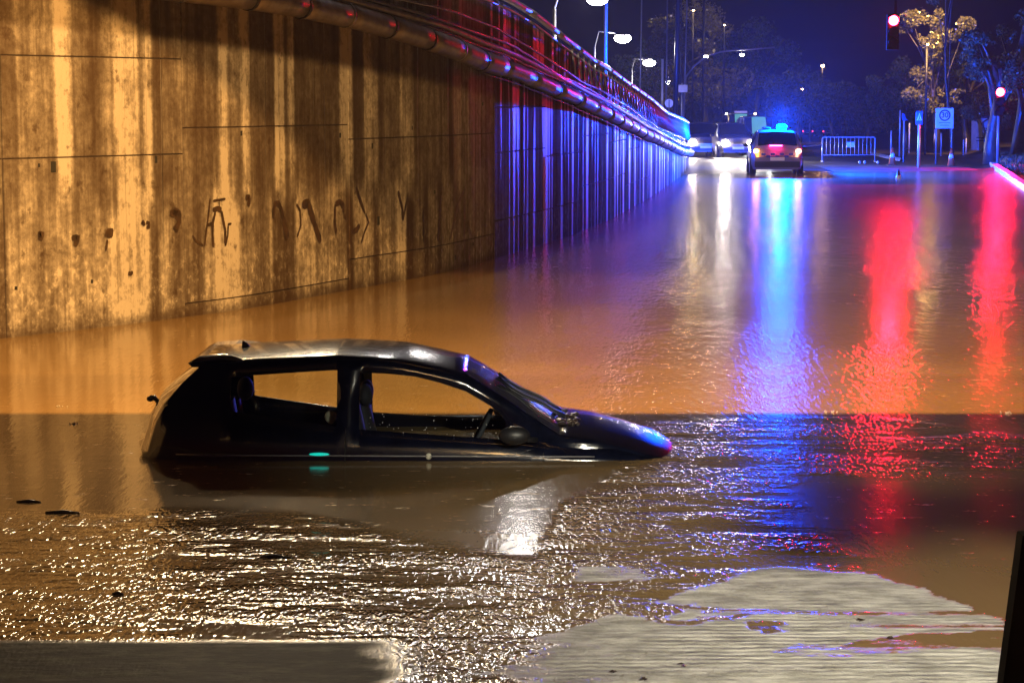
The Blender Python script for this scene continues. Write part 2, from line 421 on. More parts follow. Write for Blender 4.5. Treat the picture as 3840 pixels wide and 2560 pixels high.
def wall_piece(name, u0, u1, zlo, zhi, off, thick, mat, parent):
    """a slab following the wall line, zlo/zhi functions of u, with recessed gap all round"""
    n = max(2, int((u1 - u0) / 0.5) + 1)
    rows = []
    us = [lerp(u0, u1, i / (n - 1)) for i in range(n)]
    e = 0.006
    ring = []
    for i, u in enumerate(us):
        a, c = zlo(u), zhi(u)
        uu = u + (e if i == 0 else (-e if i == n - 1 else 0))
        ring.append([(wp(u, a, off - thick), (u, a)), (wp(u, a, off - e), (u, a)), (wp(uu, a + e, off), (uu, a + e)),
                     (wp(uu, c - e, off), (uu, c - e)), (wp(u, c, off - e), (u, c)), (wp(u, c, off - thick), (u, c))])
    mb = MB(); uvs = []
    k = 6
    vs = [q[0] for r in ring for q in r]; uvv = [q[1] for r in ring for q in r]
    fs = []
    for i in range(n - 1):
        for j in range(k - 1):
            fs.append((i * k + j, (i + 1) * k + j, (i + 1) * k + j + 1, i * k + j + 1))
    fs.append(tuple(range(k))); fs.append(tuple((n - 1) * k + j for j in range(k))[::-1])
    mb.add(vs, fs)
    o = mb.build(name, mat, parent)
    ul = o.data.uv_layers.new(name='wallmap')
    for li, lp in enumerate(o.data.loops): ul.data[li].uv = uvv[lp.vertex_index]
    return o

wall = empty('retaining_wall', wp(0, 0), 'tall stained concrete retaining wall curving away on the left, streaked by run-off', 'wall')
wloc = wall.location.copy()
def to_parent(o, par):
    o.data.transform(Matrix.Translation(-par.location)) if o.data.users == 1 else None
    return o
GAP = 0.014
def ucol(px, py=1000): return wuz(px, py)[0]
cols = [(U0, -4.0, [1.95, 3.2]), (-4.0, ucol(20, 1000), [1.97, 3.1]), (ucol(20, 1000), ucol(693, 900), [1.97, 3.10]), (ucol(693, 900), ucol(1310, 800), [0.16, 2.28]),
        (ucol(1310, 800), ucol(1855, 800), [0.42, 2.08])]
u = cols[-1][1]
lv = [[0.62, 1.75, 2.5], [0.62, 1.6, 2.35], [0.9, 1.9], [0.9, 1.7], [0.6, 1.45], [0.6, 1.3], [0.9], [0.85], [0.7], [0.6], [0.5], [0.4]]
i = 0
while u < U1 - 0.5:
    u2 = min(U1, u + 4.0)
    cols.append((u, u2, lv[min(i, len(lv) - 1)])); u = u2; i += 1
for (ua, ub_, zs) in cols:
    lim = min(zp(ua), zp(ub_)) - 0.1
    zz = [-0.8] + [q for q in zs if q < lim - 0.25] + [None]
    for j in range(len(zz) - 1):
        lo_, hi_ = zz[j], zz[j + 1]
        f0 = (lambda u, a=lo_, j=j: a + (GAP / 2 if j else 0))
        f1 = (lambda u: zp(u) + 0.02) if hi_ is None else (lambda u, c=hi_: c - GAP / 2)
        to_parent(wall_piece('concrete_panel', ua + GAP / 2, ub_ - GAP / 2, f0, f1, 0.0 + random.uniform(-.002, .002), 0.3, M['wall'], wall), wall)
to_parent(wall_piece('wall_backing', U0, U1, lambda u: -0.9, lambda u: zp(u) - 0.02, -0.022, 0.5, M['joint'], wall), wall)
# upper, set-back courses
u = U0
while u < U1 - 0.3:
    u2 = min(U1, u + 4.0)
    to_parent(wall_piece('upper_panel', u + GAP / 2, u2 - GAP / 2, lambda u: zp(u) + 0.03, lambda u: zr(u) - 0.04, -0.16, 0.3, M['wall'], wall), wall)
    u = u2
# weep holes
for (px, py, hw, hh) in [(200,626,.035,.06),(585,598,.02,.04),(905,500,.015,.03),(1275,508,.02,.035),(1418,828,.035,.06),(1810,390,.02,.03),(1395,548,.018,.04),(1707,965,.018,.04),(1773,915,.01,.03),(1545,480,.012,.03),(146,620,.012,.02),(60,1080,.02,.02),(345,1055,.015,.02),(1630,720,.015,.03)]:
    uz = wuz(px, py)
    if uz: to_parent(wall_piece('weep_hole', uz[0] - hw, uz[0] + hw, (lambda u, z=uz[1], h=hh: z - h), (lambda u, z=uz[1], h=hh: z + h), 0.010, 0.02, M['hole'], wall), wall)
# brushed marks on the wall
def zpt(x, y, x0=600, y0=700, k=1300 / 2352): return (x0 + x * k, y0 + y * k)
marks = [([(85,160),(120,185),(125,240),(95,300)], .07), ([(335,80),(325,180),(305,330),(298,400)], .022), ([(355,97),(395,90),(440,82)], .02), ([(395,90),(398,150)], .016),
         ([(310,262),(350,250)], .03), ([(352,160),(385,148),(412,160)], .05), ([(372,165),(352,250),(352,330),(357,410)], .03), ([(412,165),(438,300),(440,400)], .035), ([(455,255),(480,250)], .02), ([(458,260),(455,330),(440,400)], .02),
         ([(575,75),(598,70),(600,110),(590,130)], .05), ([(765,130),(780,112),(800,115),(820,160),(832,210)], .055), ([(765,135),(765,210)], .05), ([(832,210),(845,290),(862,350)], .085),
         ([(920,120),(945,160),(950,260),(925,340)], .03), ([(960,125),(1000,112),(1015,160),(1045,260),(1085,375)], .085), ([(1185,120),(1215,102),(1240,130),(1240,175)], .06), ([(1183,120),(1180,240),(1190,320)], .05), ([(1240,190),(1262,215)], .04),
         ([(1325,0),(1345,70),(1385,180)], .05), ([(1350,262),(1325,295),(1300,305)], .05), ([(1390,180),(1410,240),(1385,300),(1360,380)], .03), ([(1610,30),(1640,150),(1642,230)], .05), ([(1675,70),(1650,190),(1642,230)], .04),
         ([(2060,30),(2020,100),(1985,250),(1965,350)], .03), ([(1780,150),(1785,380)], .05), ([(215,330),(240,370),(290,400)], .02), ([(1905,60),(1895,180),(1880,370)], .03), ([(2060,80),(2062,480)], .03)]
marks_px = [([zpt(*q) for q in l], w_) for l, w_ in marks]
def z7(x, y): return (x * .808, 600 + y * .808)
marks_px += [([z7(*q) for q in l], w_) for l, w_ in [([(175,350),(190,342),(182,372)], .05), ([(330,362),(358,358),(345,400)], .05), ([(495,360),(500,335),(522,340)], .07), ([(488,420),(495,370)], .025), ([(655,300),(660,285),(668,305)], .03), ([(675,290),(688,292),(688,312),(676,312)], .03), ([(785,245),(815,250),(830,290)], .06), ([(592,525),(605,528),(612,516)], .03)]]
for pts, wd in marks_px:
    uzs = [wuz(*q) for q in pts]
    dense = []
    for a, c in zip(uzs, uzs[1:]):
        for t in range(5): dense.append((lerp(a[0], c[0], t / 5), lerp(a[1], c[1], t / 5)))
    dense.append(uzs[-1])
    rows = []
    for i_, (uu, zz_) in enumerate(dense):
        a = dense[max(0, i_ - 1)]; c = dense[min(len(dense) - 1, i_ + 1)]
        du, dz = c[0] - a[0], c[1] - a[1]; ln = math.hypot(du, dz) or 1; nu, nz = -dz / ln, du / ln
        ww = wd * .72 * (1 + .35 * mn.noise(Vector((uu * 9, zz_ * 9, 2)))) * (0.6 if i_ in (0, len(dense) - 1) else 1)
        rows.append([wp(uu - nu * ww, zz_ - nz * ww, .012), wp(uu + nu * ww, zz_ + nz * ww, .012)])
    o = MB().grid(rows).build('grime_mark', M['mark'], wall); to_parent(o, wall)

# big drain pipe clipped to the wall in overlapping lengths
ddp = empty('drain_pipe', wp(10, zp(10), .14), 'fat sectioned drainage pipe running along the top of the stained wall', 'pipe')
u = U0 + 1
k = 0
while u < U1 - 0.1:
    L_ = 1.35 if u < ucol(1830, 240) else 2.2
    u2 = min(U1, u + L_)
    rad = 0.165 if u < ucol(1830, 240) else 0.14
    sag = 0.004 * math.sin(k * 2.1)
    pts = [wp(lerp(u, u2, t / 4), zp(lerp(u, u2, t / 4)) + sag, .06) for t in range(5)]
    o = MB().tube(pts, rad, 16).build('pipe_section', M['pipe'], ddp); to_parent(o, ddp)
    pj = [wp(u - .035, zp(u) + sag, .06), wp(u + .02, zp(u) + sag, .06)]
    o = MB().tube(pj, rad * 1.07, 16).build('pipe_collar', M['metal_dark'] if k % 3 else M['metal'], ddp); to_parent(o, ddp)
    u = u2; k += 1
# cables and the thin gutter edge
def along(name, label, cat, zf, off, rad, u_a, u_b, mat, step=.6, wob=0.015, seed=0, group=None):
    n = int((u_b - u_a) / step) + 1
    pts = [wp(lerp(u_a, u_b, i / n), zf(lerp(u_a, u_b, i / n)) + wob * math.sin(i * .55 + seed) + wob * mn.noise(Vector((i * .7, seed, 0))), off + wob * .7 * math.sin(i * .4 + seed * 2)) for i in range(n + 1)]
    o = MB().tube(pts, rad, 8).build(name, mat); tag(o, label, cat, group)
    c = pts[0].copy(); o.data.transform(Matrix.Translation(-c)); o.location = c
    return o
along('cable', 'uppermost thin black cable strung below the handrail on the wall', 'cable', lambda u: zc(u) + .02, .02, .022, U0 + 1, U1 - .4, M['cable'], seed=1, group='cables clipped along the wall')
along('cable', 'middle cable between the fat pipe and the upper cable on the wall', 'cable', lambda u: lerp(zp(u) + .14, zc(u), .62), .03, .028, U0 + 1, U1 - .4, M['cable'], seed=3, group='cables clipped along the wall')
along('cable', 'lowest cable lying just over the fat drain pipe', 'cable', lambda u: zp(u) + .20, .06, .020, U0 + 1, U1 - .4, M['cable'], seed=5, group='cables clipped along the wall')
along('conduit', 'wet metal conduit ledge directly above the fat drain pipe', 'conduit', lambda u: lerp(zp(u) + .14, zc(u), .33), .07, .045, U0 + 1, U1 - .4, M['pipe'], seed=7, wob=.006)
along('drip_wire', 'thin wire dripping along the underside of the fat drain pipe', 'wire', lambda u: zp(u) - .19, .05, .010, ucol(1800, 300), U1 - .5, M['cable'], seed=9, wob=.008)
# handrail with posts
hr = empty('handrail', wp(ucol(1914, 100), zr(ucol(1914, 100)), -.05), 'wet round handrail with slanting posts shining blue on top of the wall', 'railing')
u = U0 + 1
while u < U1 - .3:
    u2 = min(U1 - .2, u + 2.4)
    pts = [wp(lerp(u, u2, t / 5), zr(lerp(u, u2, t / 5)) + .02, -.05) for t in range(6)]
    to_parent(MB().tube(pts, .062, 10).build('top_rail', M['rail'], hr), hr)
    to_parent(MB().tube([p + Vector((0, 0, -.17)) for p in pts], .022, 8).build('lower_rail', M['rail'], hr), hr)
    u = u2 + .01
u = ucol(2150, 300)
while u < U1 - .5:
    a, c = wp(u, zr(u), -.03), wp(u - .12, zc(u) + .05, .06)
    to_parent(MB().tube([a, c], .018, 6).build('post', M['rail'], hr), hr)
    to_parent(MB().tube([a, wp(u + .22, zc(u) + .05, .03)], .012, 6).build('stay', M['metal_dark'], hr), hr)
    u += .75

# ------------------------------------------------------------------ ground, embankment, road
def sheet(name, xs, ys, f, mat, kind='structure'):
    rows = [[Vector((x, y, f(x, y))) for x in xs] for y in ys]
    o = MB().grid(rows).build(name, mat); o['kind'] = kind; return o
def frange(a, b, s):
    out = []; x = a
    while x < b - 1e-6: out.append(x); x += s
    return out + [b]
def ground_material():
    m = pmat('wet_ground', (.055, .045, .038), .45, spec=.4, noise=(.8, .4), bump=(6, .5)); return m
M['ground'] = ground_material()
M['soil'] = pmat('wet_silt', (.16, .12, .08), .6, noise=(1.2, .5), bump=(4, 1.0))
xs = frange(-400, -40, 40) + frange(-30, 40, .8) + frange(60, 400, 40)
ys = frange(-60, 40, 20) + frange(42, 110, 1.0) + frange(116, 420, 10) + [600, 900, 1500]
sheet('ground', xs, ys, lambda x, y: gz_n(x, y) - .01, M['ground'])
# raised side street on the left, behind the wall
rows = []
for i in range(0, 60):
    uu = lerp(U0, U1, i / 59)
    zt = zr(uu) - .12
    rows.append([wp(uu, zt, -.40), wp(uu, zt - .02, -3), wp(uu, zt, -9), wp(uu, zt - .3, -60)])
emb = MB().grid(rows).build('embankment', M['ground']); emb['kind'] = 'structure'

# ------------------------------------------------------------------ flood water
def strip_m0(x, y, n1, n2): return sstep(10.43, 10.37, y + .012 * n2) * sstep(-.52, -.72, x + .25 * n1)
def masks(x, y):
    n1 = fbm(x * .9 + 3, y * 1.4, 1.0, 5); n2 = fbm(x * 2.6, y * 3.5, 7.0, 4)
    # choppy area in the foreground
    yb = interp([(-9, 13.9), (-1.35, 13.75), (-.8, 13.1), (0, 12.45), (.15, 12.5), (.35, 14.2), (.7, 15.2), (1.0, 17.6), (2.0, 18.0), (3.0, 18.0), (4, 17.0)], x)
    ch = sstep(yb + .12, yb - .18, y + .16 * n1 + .08 * n2)
    ch *= 1 - sstep(1.55, 2.05, x + .35 * n1) * (.45 + .55 * sstep(15.6, 14.4, y + .3 * n1))          # calm silt-laden water on the right
    ch *= 1 - .75 * strip_m0(x, y, n1, n2)
    # silt / foam rafts
    fo = 0.0
    edge = interp([(-.35, 10.1), (.2, 10.6), (.6, 11.15), (1.0, 11.6), (1.5, 12.05), (2.0, 11.9), (2.35, 11.2), (2.5, 10.6), (2.6, 10.3)], x)
    if -.6 < x < 2.65:
        fo = sstep(edge + .05, edge - .12, y + .22 * n1 + .10 * n2) * sstep(-.3, .5, x + .3 * n1)
        fo *= 1 - sstep(.20, .34, n1 + .55 * n2) * sstep(9.8, 10.6, y)
        fo *= 1 - .95 * math.exp(-((y - 11.02 - .10 * n1) / .045) ** 2) * sstep(.8, 1.2, x)
        fo *= 1 - .9 * math.exp(-((y - 10.72 - .06 * n1) / .05) ** 2) * sstep(1.5, 1.9, x)
    f2 = sstep(.02, .16, .34 - abs((x - .55) / .55) ** 2 - abs((y - 11.9) / .35) ** 2 + .35 * n1 + .2 * n2) * .7
    fo = max(fo, f2)
    # ripple zone in the middle distance
    rp = (.12 + .88 * sstep(-1.9, .2, x + .02 * (y - 20))) * sstep(130, 80, y) if y > 16.5 else .10
    strip_m = sstep(10.43, 10.37, y + .012 * n2) * sstep(-.52, -.72, x + .25 * n1)
    return ch, fo, rp, strip_m
xs = [-60, -40, -25, -16] + frange(-12, -4, .4) + frange(-3.8, 3.8, .05) + frange(4, 12, .4) + frange(13, 30, 1.0) + [40, 60]
ys = frange(-20, 8, 2) + frange(9.0, 19, .05) + frange(19.3, 30, .3) + frange(31, 90, 1.0)
rows = [[Vector((x, y, 0)) for x in xs] for y in ys]
def water_material():
    m = bpy.data.materials.new('muddy_flood_water'); m.use_nodes = True
    N, L = m.node_tree.nodes, m.node_tree.links
    b = N['Principled BSDF']
    def math_(op, a, bb=None, c=None):
        n = N.new('ShaderNodeMath'); n.operation = op
        for i, x in enumerate((a, bb, c)):
            if x is None: continue
            if isinstance(x, (int, float)): n.inputs[i].default_value = x
            else: L.new(x, n.inputs[i])
        return n.outputs[0]
    tc = N.new('ShaderNodeTexCoord')
    def noise(sx, sy, detail=3, off=0.0, rough=.55, dist=0.0):
        mp = N.new('ShaderNodeMapping'); mp.inputs['Scale'].default_value = (sx, sy, 1); mp.inputs['Location'].default_value = (off, off * 1.7, off)
        L.new(tc.outputs['Object'], mp.inputs['Vector'])
        n = N.new('ShaderNodeTexNoise'); n.inputs['Scale'].default_value = 1; n.inputs['Detail'].default_value = detail
        n.inputs['Roughness'].default_value = rough; n.inputs['Distortion'].default_value = dist
        L.new(mp.outputs[0], n.inputs['Vector']); return n.outputs['Fac']
    def attr(nm):
        a = N.new('ShaderNodeAttribute'); a.attribute_name = nm; return a.outputs['Fac']
    def mr(v, a, c, lo=0.0, hi=1.0):
        n = N.new('ShaderNodeMapRange'); n.interpolation_type = 'SMOOTHSTEP'
        n.inputs['From Min'].default_value = a; n.inputs['From Max'].default_value = c
        n.inputs['To Min'].default_value = lo; n.inputs['To Max'].default_value = hi
        L.new(v, n.inputs['Value']); return n.outputs[0]
    def mix(f, a, c):
        n = N.new('ShaderNodeMixRGB'); L.new(f, n.inputs[0])
        for i, x in ((1, a), (2, c)):
            if isinstance(x, tuple): n.inputs[i].default_value = x
            else: L.new(x, n.inputs[i])
        return n.outputs[0]
    chop, foam, rip, strip_m = attr('chop'), attr('foam'), attr('ripple'), attr('strip')
    edge_n = math_('MULTIPLY', math_('SUBTRACT', noise(4, 9, 7, 5, .7), .5), 2.1)
    foam = mr(math_('ADD', foam, math_('ADD', edge_n, math_('MULTIPLY', math_('SUBTRACT', noise(30, 60, 3, 15), .5), .45))), .22, .74)
    mud = mix(mr(noise(.5, .35, 3, 2), .35, .65), (.21, .135, .055, 1), (.25, .162, .070, 1))
    fc = mix(mr(noise(4, 8, 6, 9, .65), .30, .75), (.26, .245, .20, 1), (.66, .63, .56, 1))
    col = mix(foam, mud, fc)
    lc = mix(mr(noise(3, 6, 7, 4, .7), .42, .72), (.016, .017, .011, 1), (.085, .08, .06, 1))  # strip at lower left: darker, greyer colour with pale blotches
    col = mix(strip_m, col, lc)
    L.new(col, b.inputs['Base Color'])
    rg = math_('ADD', .115, math_('MULTIPLY', chop, .01))
    rg = math_('ADD', rg, math_('MULTIPLY', foam, .75))
    rg = math_('ADD', rg, math_('MULTIPLY', strip_m, .50))
    L.new(math_('MULTIPLY', .5, math_('MULTIPLY', math_('SUBTRACT', 1.0, math_('MULTIPLY', foam, .85)), math_('SUBTRACT', 1.0, math_('MULTIPLY', strip_m, .93)))), b.inputs['Specular IOR Level'])
    sy = N.new('ShaderNodeSeparateXYZ'); L.new(tc.outputs['Object'], sy.inputs[0])
    rg = math_('ADD', rg, math_('MULTIPLY', math_('MULTIPLY', mr(sy.outputs[1], 24, 60), rip), .075))
    rg = math_('SUBTRACT', rg, math_('MULTIPLY', math_('MULTIPLY', chop, .055), math_('SUBTRACT', 1.0, foam)))
    L.new(rg, b.inputs['Roughness'])
    b.inputs['IOR'].default_value = 1.36
    # relief: heights in metres
    big = math_('MULTIPLY', noise(2.6, 3.4, 3, 1, .5, .4), .004)
    med = math_('MULTIPLY', noise(14, 8, 2, 3, .5, .6), .0030)
    fin = math_('MULTIPLY', noise(34, 11, 1, 7, .5, .5), .0095)
    patch = mr(noise(1.1, 2.4, 3, 13), .36, .60, .32, 1.15)
    hc = math_('MULTIPLY', math_('MULTIPLY', math_('ADD', math_('ADD', big, med), fin), chop), patch)
    mid = math_('ADD', math_('MULTIPLY', noise(8, 2.1, 3, 17, .55, .3), .0062), math_('MULTIPLY', noise(20, 3.4, 2, 19), .0056))
    hm = math_('MULTIPLY', math_('MULTIPLY', mid, mr(noise(.35, .16, 3, 43), .35, .6, .40, 1.20)), math_('ADD', .16, math_('MULTIPLY', rip, .84)))
    calm = math_('MULTIPLY', noise(.8, 2.2, 2, 23), .002)
    wv = N.new('ShaderNodeTexWave'); wv.wave_type = 'BANDS'; wv.bands_direction = 'Y'; wv.inputs['Scale'].default_value = 4.4; wv.inputs['Distortion'].default_value = 3.2
    wv.inputs['Detail'].default_value = 2; wv.inputs['Detail Scale'].default_value = 1.0
    L.new(tc.outputs['Object'], wv.inputs['Vector'])
    hw = math_('MULTIPLY', math_('MULTIPLY', math_('SUBTRACT', wv.outputs['Fac'], .5), .0055), math_('MULTIPLY', foam, mr(noise(.9, .9, 2, 33), .35, .6)))
    ff = math_('MULTIPLY', math_('MULTIPLY', math_('SUBTRACT', noise(14, 26, 5, 29, .7), .5), .010), foam)
    h = math_('ADD', math_('ADD', hc, hm), math_('ADD', calm, math_('ADD', hw, ff)))
    h = math_('ADD', h, math_('MULTIPLY', math_('MULTIPLY', noise(7, 14, 5, 39, .65), .006), strip_m))
    bp = N.new('ShaderNodeBump'); bp.inputs['Strength'].default_value = 1.0; bp.inputs['Distance'].default_value = 1.0
    L.new(h, bp.inputs['Height']); L.new(bp.outputs[0], b.inputs['Normal'])
    return m
M['water'] = water_material()
water = MB().grid(rows).build('water', M['water']); water['kind'] = 'structure'
me = water.data
vals = [masks(x, y) for y in ys for x in xs]
for i_, k in enumerate(('chop', 'foam', 'ripple', 'strip')):
    me.attributes.new(k, 'FLOAT', 'POINT'); me.attributes[k].data.foreach_set('value', [v[i_] for v in vals])

# ------------------------------------------------------------------ half-sunk hatchback
DN = 15.75    # near flank
CX = -0.6
hc = empty('sunken_car', (CX, 16.6, 0), 'dark three-door hatchback standing in brown flood water up to its door handles, bonnet under water', 'car')
def hp(px, py, d=15.9):
    v = P(px, py, d); return v.x, v.z
CY = 16.6
roof_edge = [hp(*q, 16.0) for q in [(763,1356),(1036,1345),(1259,1334),(1482,1345),(1661,1383),(1750,1405)]]
ws_base = hp(2098, 1624, 15.95)
xr0 = roof_edge[0][0]; xr1 = roof_edge[-1][0]
rear_edge = [(-2.60, -.5), (-2.60, .06), (-2.58, .27), (-2.50, .40), (-2.38, .555), (xr0, roof_edge[0][1])]
# station list: x, centre-line offset in x for the bulging ends handled by 'bow'
def top_edge_z(x):
    if x < xr0: return interp([(-2.62, .05), (-2.56, .27), (-2.50, .40), (-2.38, .555), (xr0, roof_edge[0][1])], x)
    if x <= xr1: return interp(roof_edge, x)
    if x <= ws_base[0]: return lerp(roof_edge[-1][1], ws_base[1], (x - xr1) / (ws_base[0] - xr1))
    return interp([(ws_base[0], ws_base[1]), (.62, .138), (.85, .078), (1.06, .005), (1.24, -.085), (1.40, -.20)], x)
def crown(x):
    if x < xr0: return .03
    if x <= -.9: return .035
    if x <= xr1: return .045
    if x <= ws_base[0]: return .055
    return .045 * sstep(1.35, .8, x) + .006
winT = [hp(*q) for q in [(884,1410),(1250,1386),(1344,1396),(1438,1399),(1554,1410),(1643,1432),(1750,1468),(1840,1521),(1875,1550)]]
winB = [(-2.13, .37), (-1.28, .245), (-1.115, .225), (-.087, .152), (.03, .135)]
W_BODY, W_SILL, W_WT, W_RE = .85, .80, .66, .60
xf_tip = winT[-1][0]
def wb(x): return interp([(-2.7, .40), (-2.13, .37)] + winB[1:] + [(.5, .06), (1.5, -.2)], x)
def wt(x):
    if x <= winT[0][0]: return interp([(-2.62, .12), (-2.45, .42), (-2.20, .56), (winT[0][0], winT[0][1])], x)
    if x <= xf_tip: return interp(winT, x)
    return interp([(xf_tip, winT[-1][1]), (.03, .15), (.4, .12)], x)
xsn = sorted(set([round(v, 3) for v in [-2.66, -2.62, -2.56, -2.50, -2.44, -2.38, -2.30, xr0, -2.13, -2.06, winT[0][0], -1.85, -1.65, -1.45, -1.30, -1.28, -1.20, -1.115, -1.09, -1.02, -.93, -.8, -.709, -.62, -.536, -.43, xr1, -.24, -.155, -.087, -.03, .03, .12, .22, ws_base[0], .42, .52, .62, .74, .85, .96, 1.06, 1.15, 1.24, 1.32, 1.40]]))
def halfw(x, base):
    k = 1.0
    if x < -2.2: k = 1 - .16 * ((-2.2 - x) / .46) ** 2
    if x > .5: k = 1 - .30 * ((x - .5) / .9) ** 2
    return base * k
def ring(x):
    te = top_edge_z(x); b_ = min(wb(x), te - .004); t_ = min(max(wt(x), b_ + .001), te - .002)
    green = (x >= -2.45 and x < .3)
    s = sstep(-2.62, -2.2, x) * (1 - sstep(-.25, ws_base[0] + .1, x))   # how far the greenhouse stands in from the body
    w_re = lerp(.80, W_RE, s); w_wt = lerp(.81, W_WT, s); w_si = lerp(.825, W_SILL, s)
    def bow(frac):   # ends bulge: centre further out than corners
        if x < -2.3: return -.17 * (1 - frac ** 2) * sstep(-2.2, -2.6, x)
        if x > .7: return .14 * (1 - frac ** 2) * sstep(.7, 1.3, x)
        return 0
    pts = []
    prof = [(halfw(x, .80), -.55), (halfw(x, W_BODY), -.25), (halfw(x, .855), min(-.02, te - .03)), (halfw(x, .85), min(.09, te - .02)), (halfw(x, w_si), b_),
            (halfw(x, lerp(w_si, w_wt, .5)), lerp(b_, t_, .5)), (halfw(x, w_wt), t_), (halfw(x, lerp(w_wt, w_re, .7)), lerp(t_, te, .75)), (halfw(x, w_re - .01), te)]
    c = crown(x)
    for fr in (.93, .8, .5, .0):
        prof.append((halfw(x, w_re) * fr, te + c * (1 - fr ** 2.2)))
    near = [Vector((x + bow(a / .86) - CX, -a, z)) for a, z in prof]
    drop = {4: .10, 5: .05}
    far = [Vector((v.x, -v.y, v.z - drop.get(i, 0))) for i, v in enumerate(near[:-1])][::-1]
    return near + far
rings = [ring(x) for x in xsn]
NC = len(rings[0])     # 25: 0..12 near, 12 centre, 13..24 far
def xi(x): return min(range(len(xsn)), key=lambda i: abs(xsn[i] - x))
i_r0, i_r1 = xi(winT[0][0] - .0), xi(-1.28)
i_r0 = xi(-2.06)
i_f0, i_f1 = xi(-1.115), xi(.03)
def is_side_win(i, j):
    jj = j if j < 12 else 23 - j
    return jj in (4, 5) and (i_r0 <= i < i_r1 or i_f0 <= i < i_f1)
i_w0, i_w1 = xi(xr1), xi(ws_base[0])
def is_wind(i, j): return 9 <= j <= 14 and i_w0 <= i < i_w1
i_b0, i_b1 = xi(-2.56), xi(-2.30)
def is_rearwin(i, j): return 9 <= j <= 14 and i_b0 <= i < i_b1
hole = lambda i, j: is_side_win(i, j) or is_wind(i, j) or is_rearwin(i, j)
body = MB().grid(rings, True, hole)
body.f += [tuple(range(NC))]; body.sm += [False]
body = body.build('body', M['car_dark'], hc)
sol = body.modifiers.new('solid', 'SOLIDIFY'); sol.thickness = .018; sol.offset = -1 
# normals: make sure they point out
bm = bmesh.new(); bm.from_mesh(body.data); bmesh.ops.recalc_face_normals(bm, faces=bm.faces)
cen = Vector((-.2, 0, 0)); 
tot = sum(f.normal.z for f in bm.faces if f.calc_center_median().z > .5)
if tot < 0: bmesh.ops.reverse_faces(bm, faces=bm.faces)
bm.to_mesh(body.data); bm.free()
def patch(name, i0, i1, j0, j1, mat, push=0.0):
    rws = [[rings[i][j] for j in range(j0, j1 + 1)] for i in range(i0, i1 + 1)]
    return MB().grid(rws).build(name, mat, hc)
patch('side_window', i_r0, i_r1, 4, 6, M['glass']); patch('side_window', i_f0, i_f1, 4, 6, M['glass'])
patch('side_window', i_r0, i_r1, 18, 20, M['glass']); patch('side_window', i_f0, i_f1, 18, 20, M['glass'])
M['wind_glass'] = pmat('wet_windscreen', (.035, .037, .04), .16, spec=.7, coat=1, bump=(60, .35))
patch('windscreen', i_w0, i_w1, 9, 15, M['wind_glass']); patch('rear_window', i_b0, i_b1, 9, 15, M['glass'])
# roof spoiler
sp = MB()
sp.grid([[Vector((xx - CX, yy, zz)) for yy in (-.60, -.3, 0, .3, .60)] for xx, zz in ((-1.98, .712), (-2.15, .728), (-2.33, .712), (-2.385, .685), (-2.35, .655), (-2.15, .665))])
M['spoiler'] = pmat('spoiler_paint', (.05, .045, .045), .28, coat=1.0, bump=(30, .1))
o = sp.build('roof_spoiler', M['spoiler'], hc)
s_ = o.modifiers.new('solid', 'SOLIDIFY'); s_.thickness = .012
# shark fin aerial
v = P(915, 1300, 16.6)
mb = MB(); fx, fz = v.x - CX, v.z
mb.add([(fx - .02, -.012, fz - .03), (fx + .075, -.008, fz - .03), (fx + .02, -.004, fz + .035), (fx - .01, -.003, fz + .048), (fx - .02, .012, fz - .03), (fx + .075, .008, fz - .03), (fx + .02, .004, fz + .035), (fx - .01, .003, fz + .048)],
       [(0,1,2,3), (7,6,5,4), (0,4,5,1), (1,5,6,2), (2,6,7,3), (3,7,4,0)])
mb.build('aerial', M['black'], hc)
# rear wiper stub
a = P(598, 1520, 16.55); b_ = P(560, 1498, 16.55)
mb = MB().tube([(a.x - CX, 0, a.z), (a.x - CX - .05, 0, a.z + .06), (b_.x - CX, 0, b_.z + .01)], .018, 8); mb.ell((b_.x - CX, 0, b_.z), (.03, .03, .022))
mb.build('rear_wiper', M['black'], hc)
# front wipers at the windscreen foot
for k, (pa, pb, yy) in enumerate([((2235, 1600), (1985, 1470), -.30), ((2200, 1585), (2050, 1500), .05)]):
    A = P(*pa, 16.3 + .0); B = P(*pb, 16.3)
    def on(x, y_):  # height of the windscreen at x
        return top_edge_z(x) + .055
    pts = []
    x0 = ws_base[0] + .05 - k * .02; x1 = x0 - .48
    for t in range(7):
        x = lerp(x0, x1, t / 6); pts.append((x - CX, yy + .05 * t / 6 - .10 * k, on(x, 0) + .035 + .02 * math.sin(t)))
    mb = MB().tube(pts, .012, 6)
    mb.tube([(p[0], p[1], p[2] - .02) for p in pts], .008, 6)
    mb.build('wiper', M['black'], hc)
# cowl clump (leaves and plastic at the windscreen foot)
mb = MB()
for k in range(26):
    x = ws_base[0] + .03 + random.uniform(-.08, .12); y = random.uniform(-.45, .3)
    mb.ell((x - CX, y, top_edge_z(x) + .045), (random.uniform(.015, .045), random.uniform(.02, .06), random.uniform(.008, .022)), 6, 4)
tag(mb.build('cowl_debris', M['wood'], hc), 'wet leaves caught at the foot of the windscreen')['kind'] = 'stuff'
# near mirror
v = P(1929, 1632, 15.6)
mb = MB().ell((v.x - CX, v.y - CY, v.z), (.115, .07, .068), 18, 12); mb.tube([(v.x - CX + .05, v.y - CY + .02, v.z - .03), (v.x - CX + .16, v.y - CY + .12, v.z - .05)], .02, 8)
mb.build('wing_mirror', M['black'], hc)
v2 = P(1830, 1560, 17.55)
MB().ell((v2.x - CX + .12, .95, .12), (.08, .07, .06), 14, 8).build('wing_mirror', M['black'], hc)
